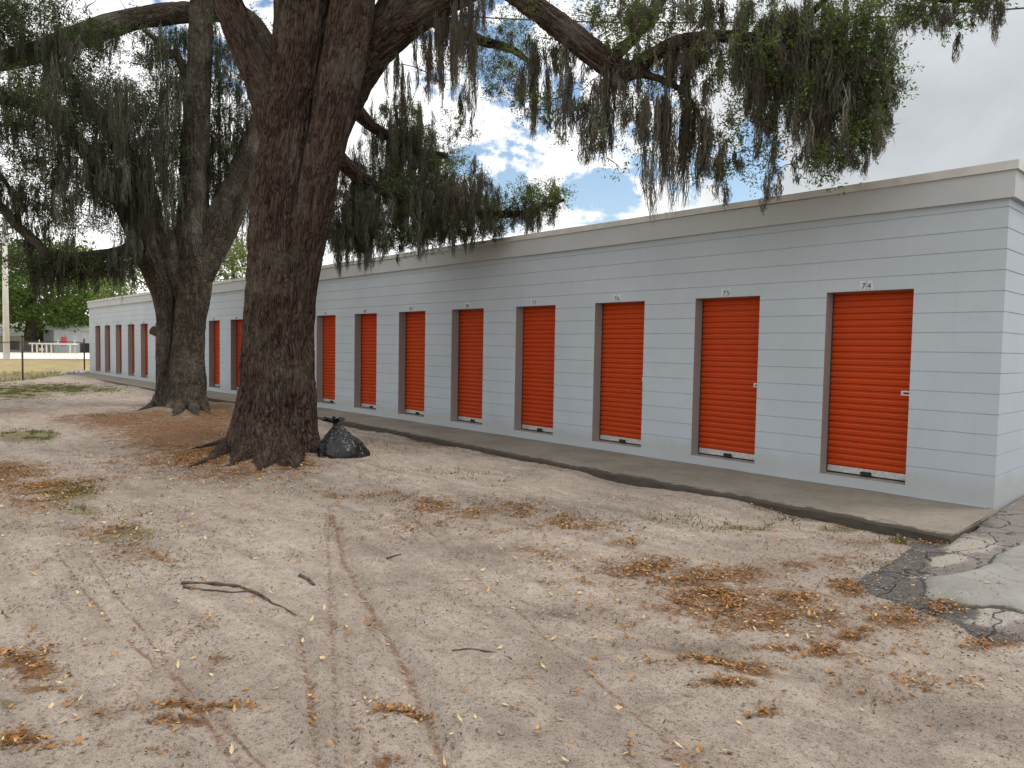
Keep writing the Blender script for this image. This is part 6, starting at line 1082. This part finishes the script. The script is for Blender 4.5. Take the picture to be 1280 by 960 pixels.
# ------------------------------------------------------------------ sky, sun, camera
SUN_EL, SUN_AZ = math.radians(58), math.radians(52)      # azimuth measured from +X towards +Y
w = bpy.data.worlds.new('World'); sc.world = w; w.use_nodes = True
nt = w.node_tree; N = nt.nodes; Lk = nt.links.new
bg = N['Background']; bg.inputs['Strength'].default_value = .1
sky = N.new('ShaderNodeTexSky'); sky.sky_type = 'NISHITA'; sky.sun_disc = False; sky.sun_elevation = SUN_EL; sky.sun_rotation = PI/2-SUN_AZ
sky.air_density = 1.2; sky.dust_density = .6
tc = N.new('ShaderNodeTexCoord')
def nz(scale, detail, rough, dist=0, off=(0, 0, 0)):
    mp = N.new('ShaderNodeMapping'); mp.inputs['Location'].default_value = off; mp.inputs['Scale'].default_value = (1, 1, 1.5); Lk(tc.outputs['Generated'], mp.inputs['Vector'])
    o = N.new('ShaderNodeTexNoise'); o.inputs['Scale'].default_value = scale; o.inputs['Detail'].default_value = detail; o.inputs['Roughness'].default_value = rough; o.inputs['Distortion'].default_value = dist
    Lk(mp.outputs['Vector'], o.inputs['Vector']); return o.outputs['Fac']
def mth(op, a, b=None, c=None):
    o = N.new('ShaderNodeMath'); o.operation = op
    for i, v in enumerate((a, b, c)):
        if v is None: continue
        if hasattr(v, 'is_linked'): Lk(v, o.inputs[i])
        else: o.inputs[i].default_value = v
    return o.outputs[0]
def toward(d, a0, a1):
    """1 inside angle a0 of direction d, 0 beyond a1 (degrees)"""
    o = N.new('ShaderNodeVectorMath'); o.operation = 'DOT_PRODUCT'; Lk(tc.outputs['Generated'], o.inputs[0]); v = mathutils.Vector(d).normalized(); o.inputs[1].default_value = v
    mr = N.new('ShaderNodeMapRange'); mr.interpolation_type = 'SMOOTHSTEP'; Lk(o.outputs['Value'], mr.inputs['Value'])
    mr.inputs['From Min'].default_value = math.cos(math.radians(a1)); mr.inputs['From Max'].default_value = math.cos(math.radians(a0)); return mr.outputs['Result']
def ramp(f, stops):
    o = N.new('ShaderNodeValToRGB'); e = o.color_ramp.elements
    while len(e) < len(stops): e.new(.5)
    for el, (p, c) in zip(e, stops): el.position = p; el.color = (*c, 1) if isinstance(c, tuple) else (c, c, c, 1)
    Lk(f, o.inputs['Fac']); return o.outputs['Color']
n_d = nz(3.2, 8, .55, .3); n_a = nz(8, 8, .6, .5); n_b = nz(24, 8, .6, .4, (3, 1, 0)); n_c = nz(2.0, 6, .5, .2, (7, 2, 1))
edge = mth('ADD', mth('MULTIPLY', mth('SUBTRACT', n_a, .5), 3.4), mth('MULTIPLY', mth('SUBTRACT', n_b, .5), 1.6))
blue = None
for d, a0, a1, wt in BLUE_DIRS:
    g_ = mth('MULTIPLY', toward(d, a0, a1), wt); blue = g_ if blue is None else mth('MAXIMUM', blue, g_)
hole = ramp(mth('ADD', blue, mth('MULTIPLY', edge, ramp(blue, [(.02, 0.0), (.3, 1.0)]))), [(.46, 0.0), (.74, 1.0)])
grey = ramp(mth('ADD', toward(GREY_DIR, 6, 24), mth('MULTIPLY', mth('SUBTRACT', n_d, .5), .8)), [(.15, 0.0), (.8, 1.0)])
ccol = N.new('ShaderNodeMix'); ccol.data_type = 'RGBA'; Lk(grey, ccol.inputs[0])
tex = ramp(n_c, [(.3, (CL_LO,)*3), (.65, (CL_HI,)*3)]); Lk(tex, ccol.inputs[6])
gcol = ramp(n_d, [(.35, (.47*CL_G, .50*CL_G, .53*CL_G)), (.7, (.72*CL_G, .745*CL_G, .77*CL_G))]); Lk(gcol, ccol.inputs[7])
sc10 = N.new('ShaderNodeVectorMath'); sc10.operation = 'SCALE'; Lk(ccol.outputs[2], sc10.inputs[0]); sc10.inputs['Scale'].default_value = 10*CL_GAIN
fin = N.new('ShaderNodeMix'); fin.data_type = 'RGBA'; Lk(hole, fin.inputs[0]); Lk(sc10.outputs[0], fin.inputs[6])
sks = N.new('ShaderNodeVectorMath'); sks.operation = 'SCALE'; Lk(sky.outputs['Color'], sks.inputs[0]); sks.inputs['Scale'].default_value = 1.35
Lk(sks.outputs[0], fin.inputs[7])
Lk(fin.outputs[2], bg.inputs['Color'])

sl = bpy.data.lights.new('sun', 'SUN'); sl.energy = 1.3; sl.angle = math.radians(12); sl.color = (1, .95, .87)
so = bpy.data.objects.new('sun', sl); link(so)
sd = mathutils.Vector((math.cos(SUN_EL)*math.cos(SUN_AZ), math.cos(SUN_EL)*math.sin(SUN_AZ), math.sin(SUN_EL)))
so.rotation_euler = sd.to_track_quat('Z', 'Y').to_euler(); so.location = (0, 0, 30)

cx, cy, cz, yaw, pitch, roll, Fpx = CAM
f = mathutils.Vector((math.cos(yaw)*math.cos(pitch), math.sin(yaw)*math.cos(pitch), math.sin(pitch)))
rt = mathutils.Vector((math.sin(yaw), -math.cos(yaw), 0)); up = rt.cross(f)
r2 = rt*math.cos(roll)+up*math.sin(roll); u2 = up*math.cos(roll)-rt*math.sin(roll)
cam = bpy.data.cameras.new('camera'); cam.sensor_width = 36; cam.lens = Fpx/1280*36; cam.clip_start = .05; cam.clip_end = 3000
co = bpy.data.objects.new('camera', cam); link(co)
co.matrix_world = mathutils.Matrix(((r2.x, u2.x, -f.x, cx), (r2.y, u2.y, -f.y, cy), (r2.z, u2.z, -f.z, cz), (0, 0, 0, 1)))
sc.camera = co
vs = sc.view_settings; sc.display_settings.display_device = 'sRGB'
vs.view_transform = 'Standard'; vs.look = 'None'; vs.gamma = 1; vs.use_curve_mapping = False; vs.exposure = EXPOSURE
sc.cycles.max_bounces = 6; sc.cycles.diffuse_bounces = 3; sc.cycles.transmission_bounces = 3; sc.cycles.use_denoising = True
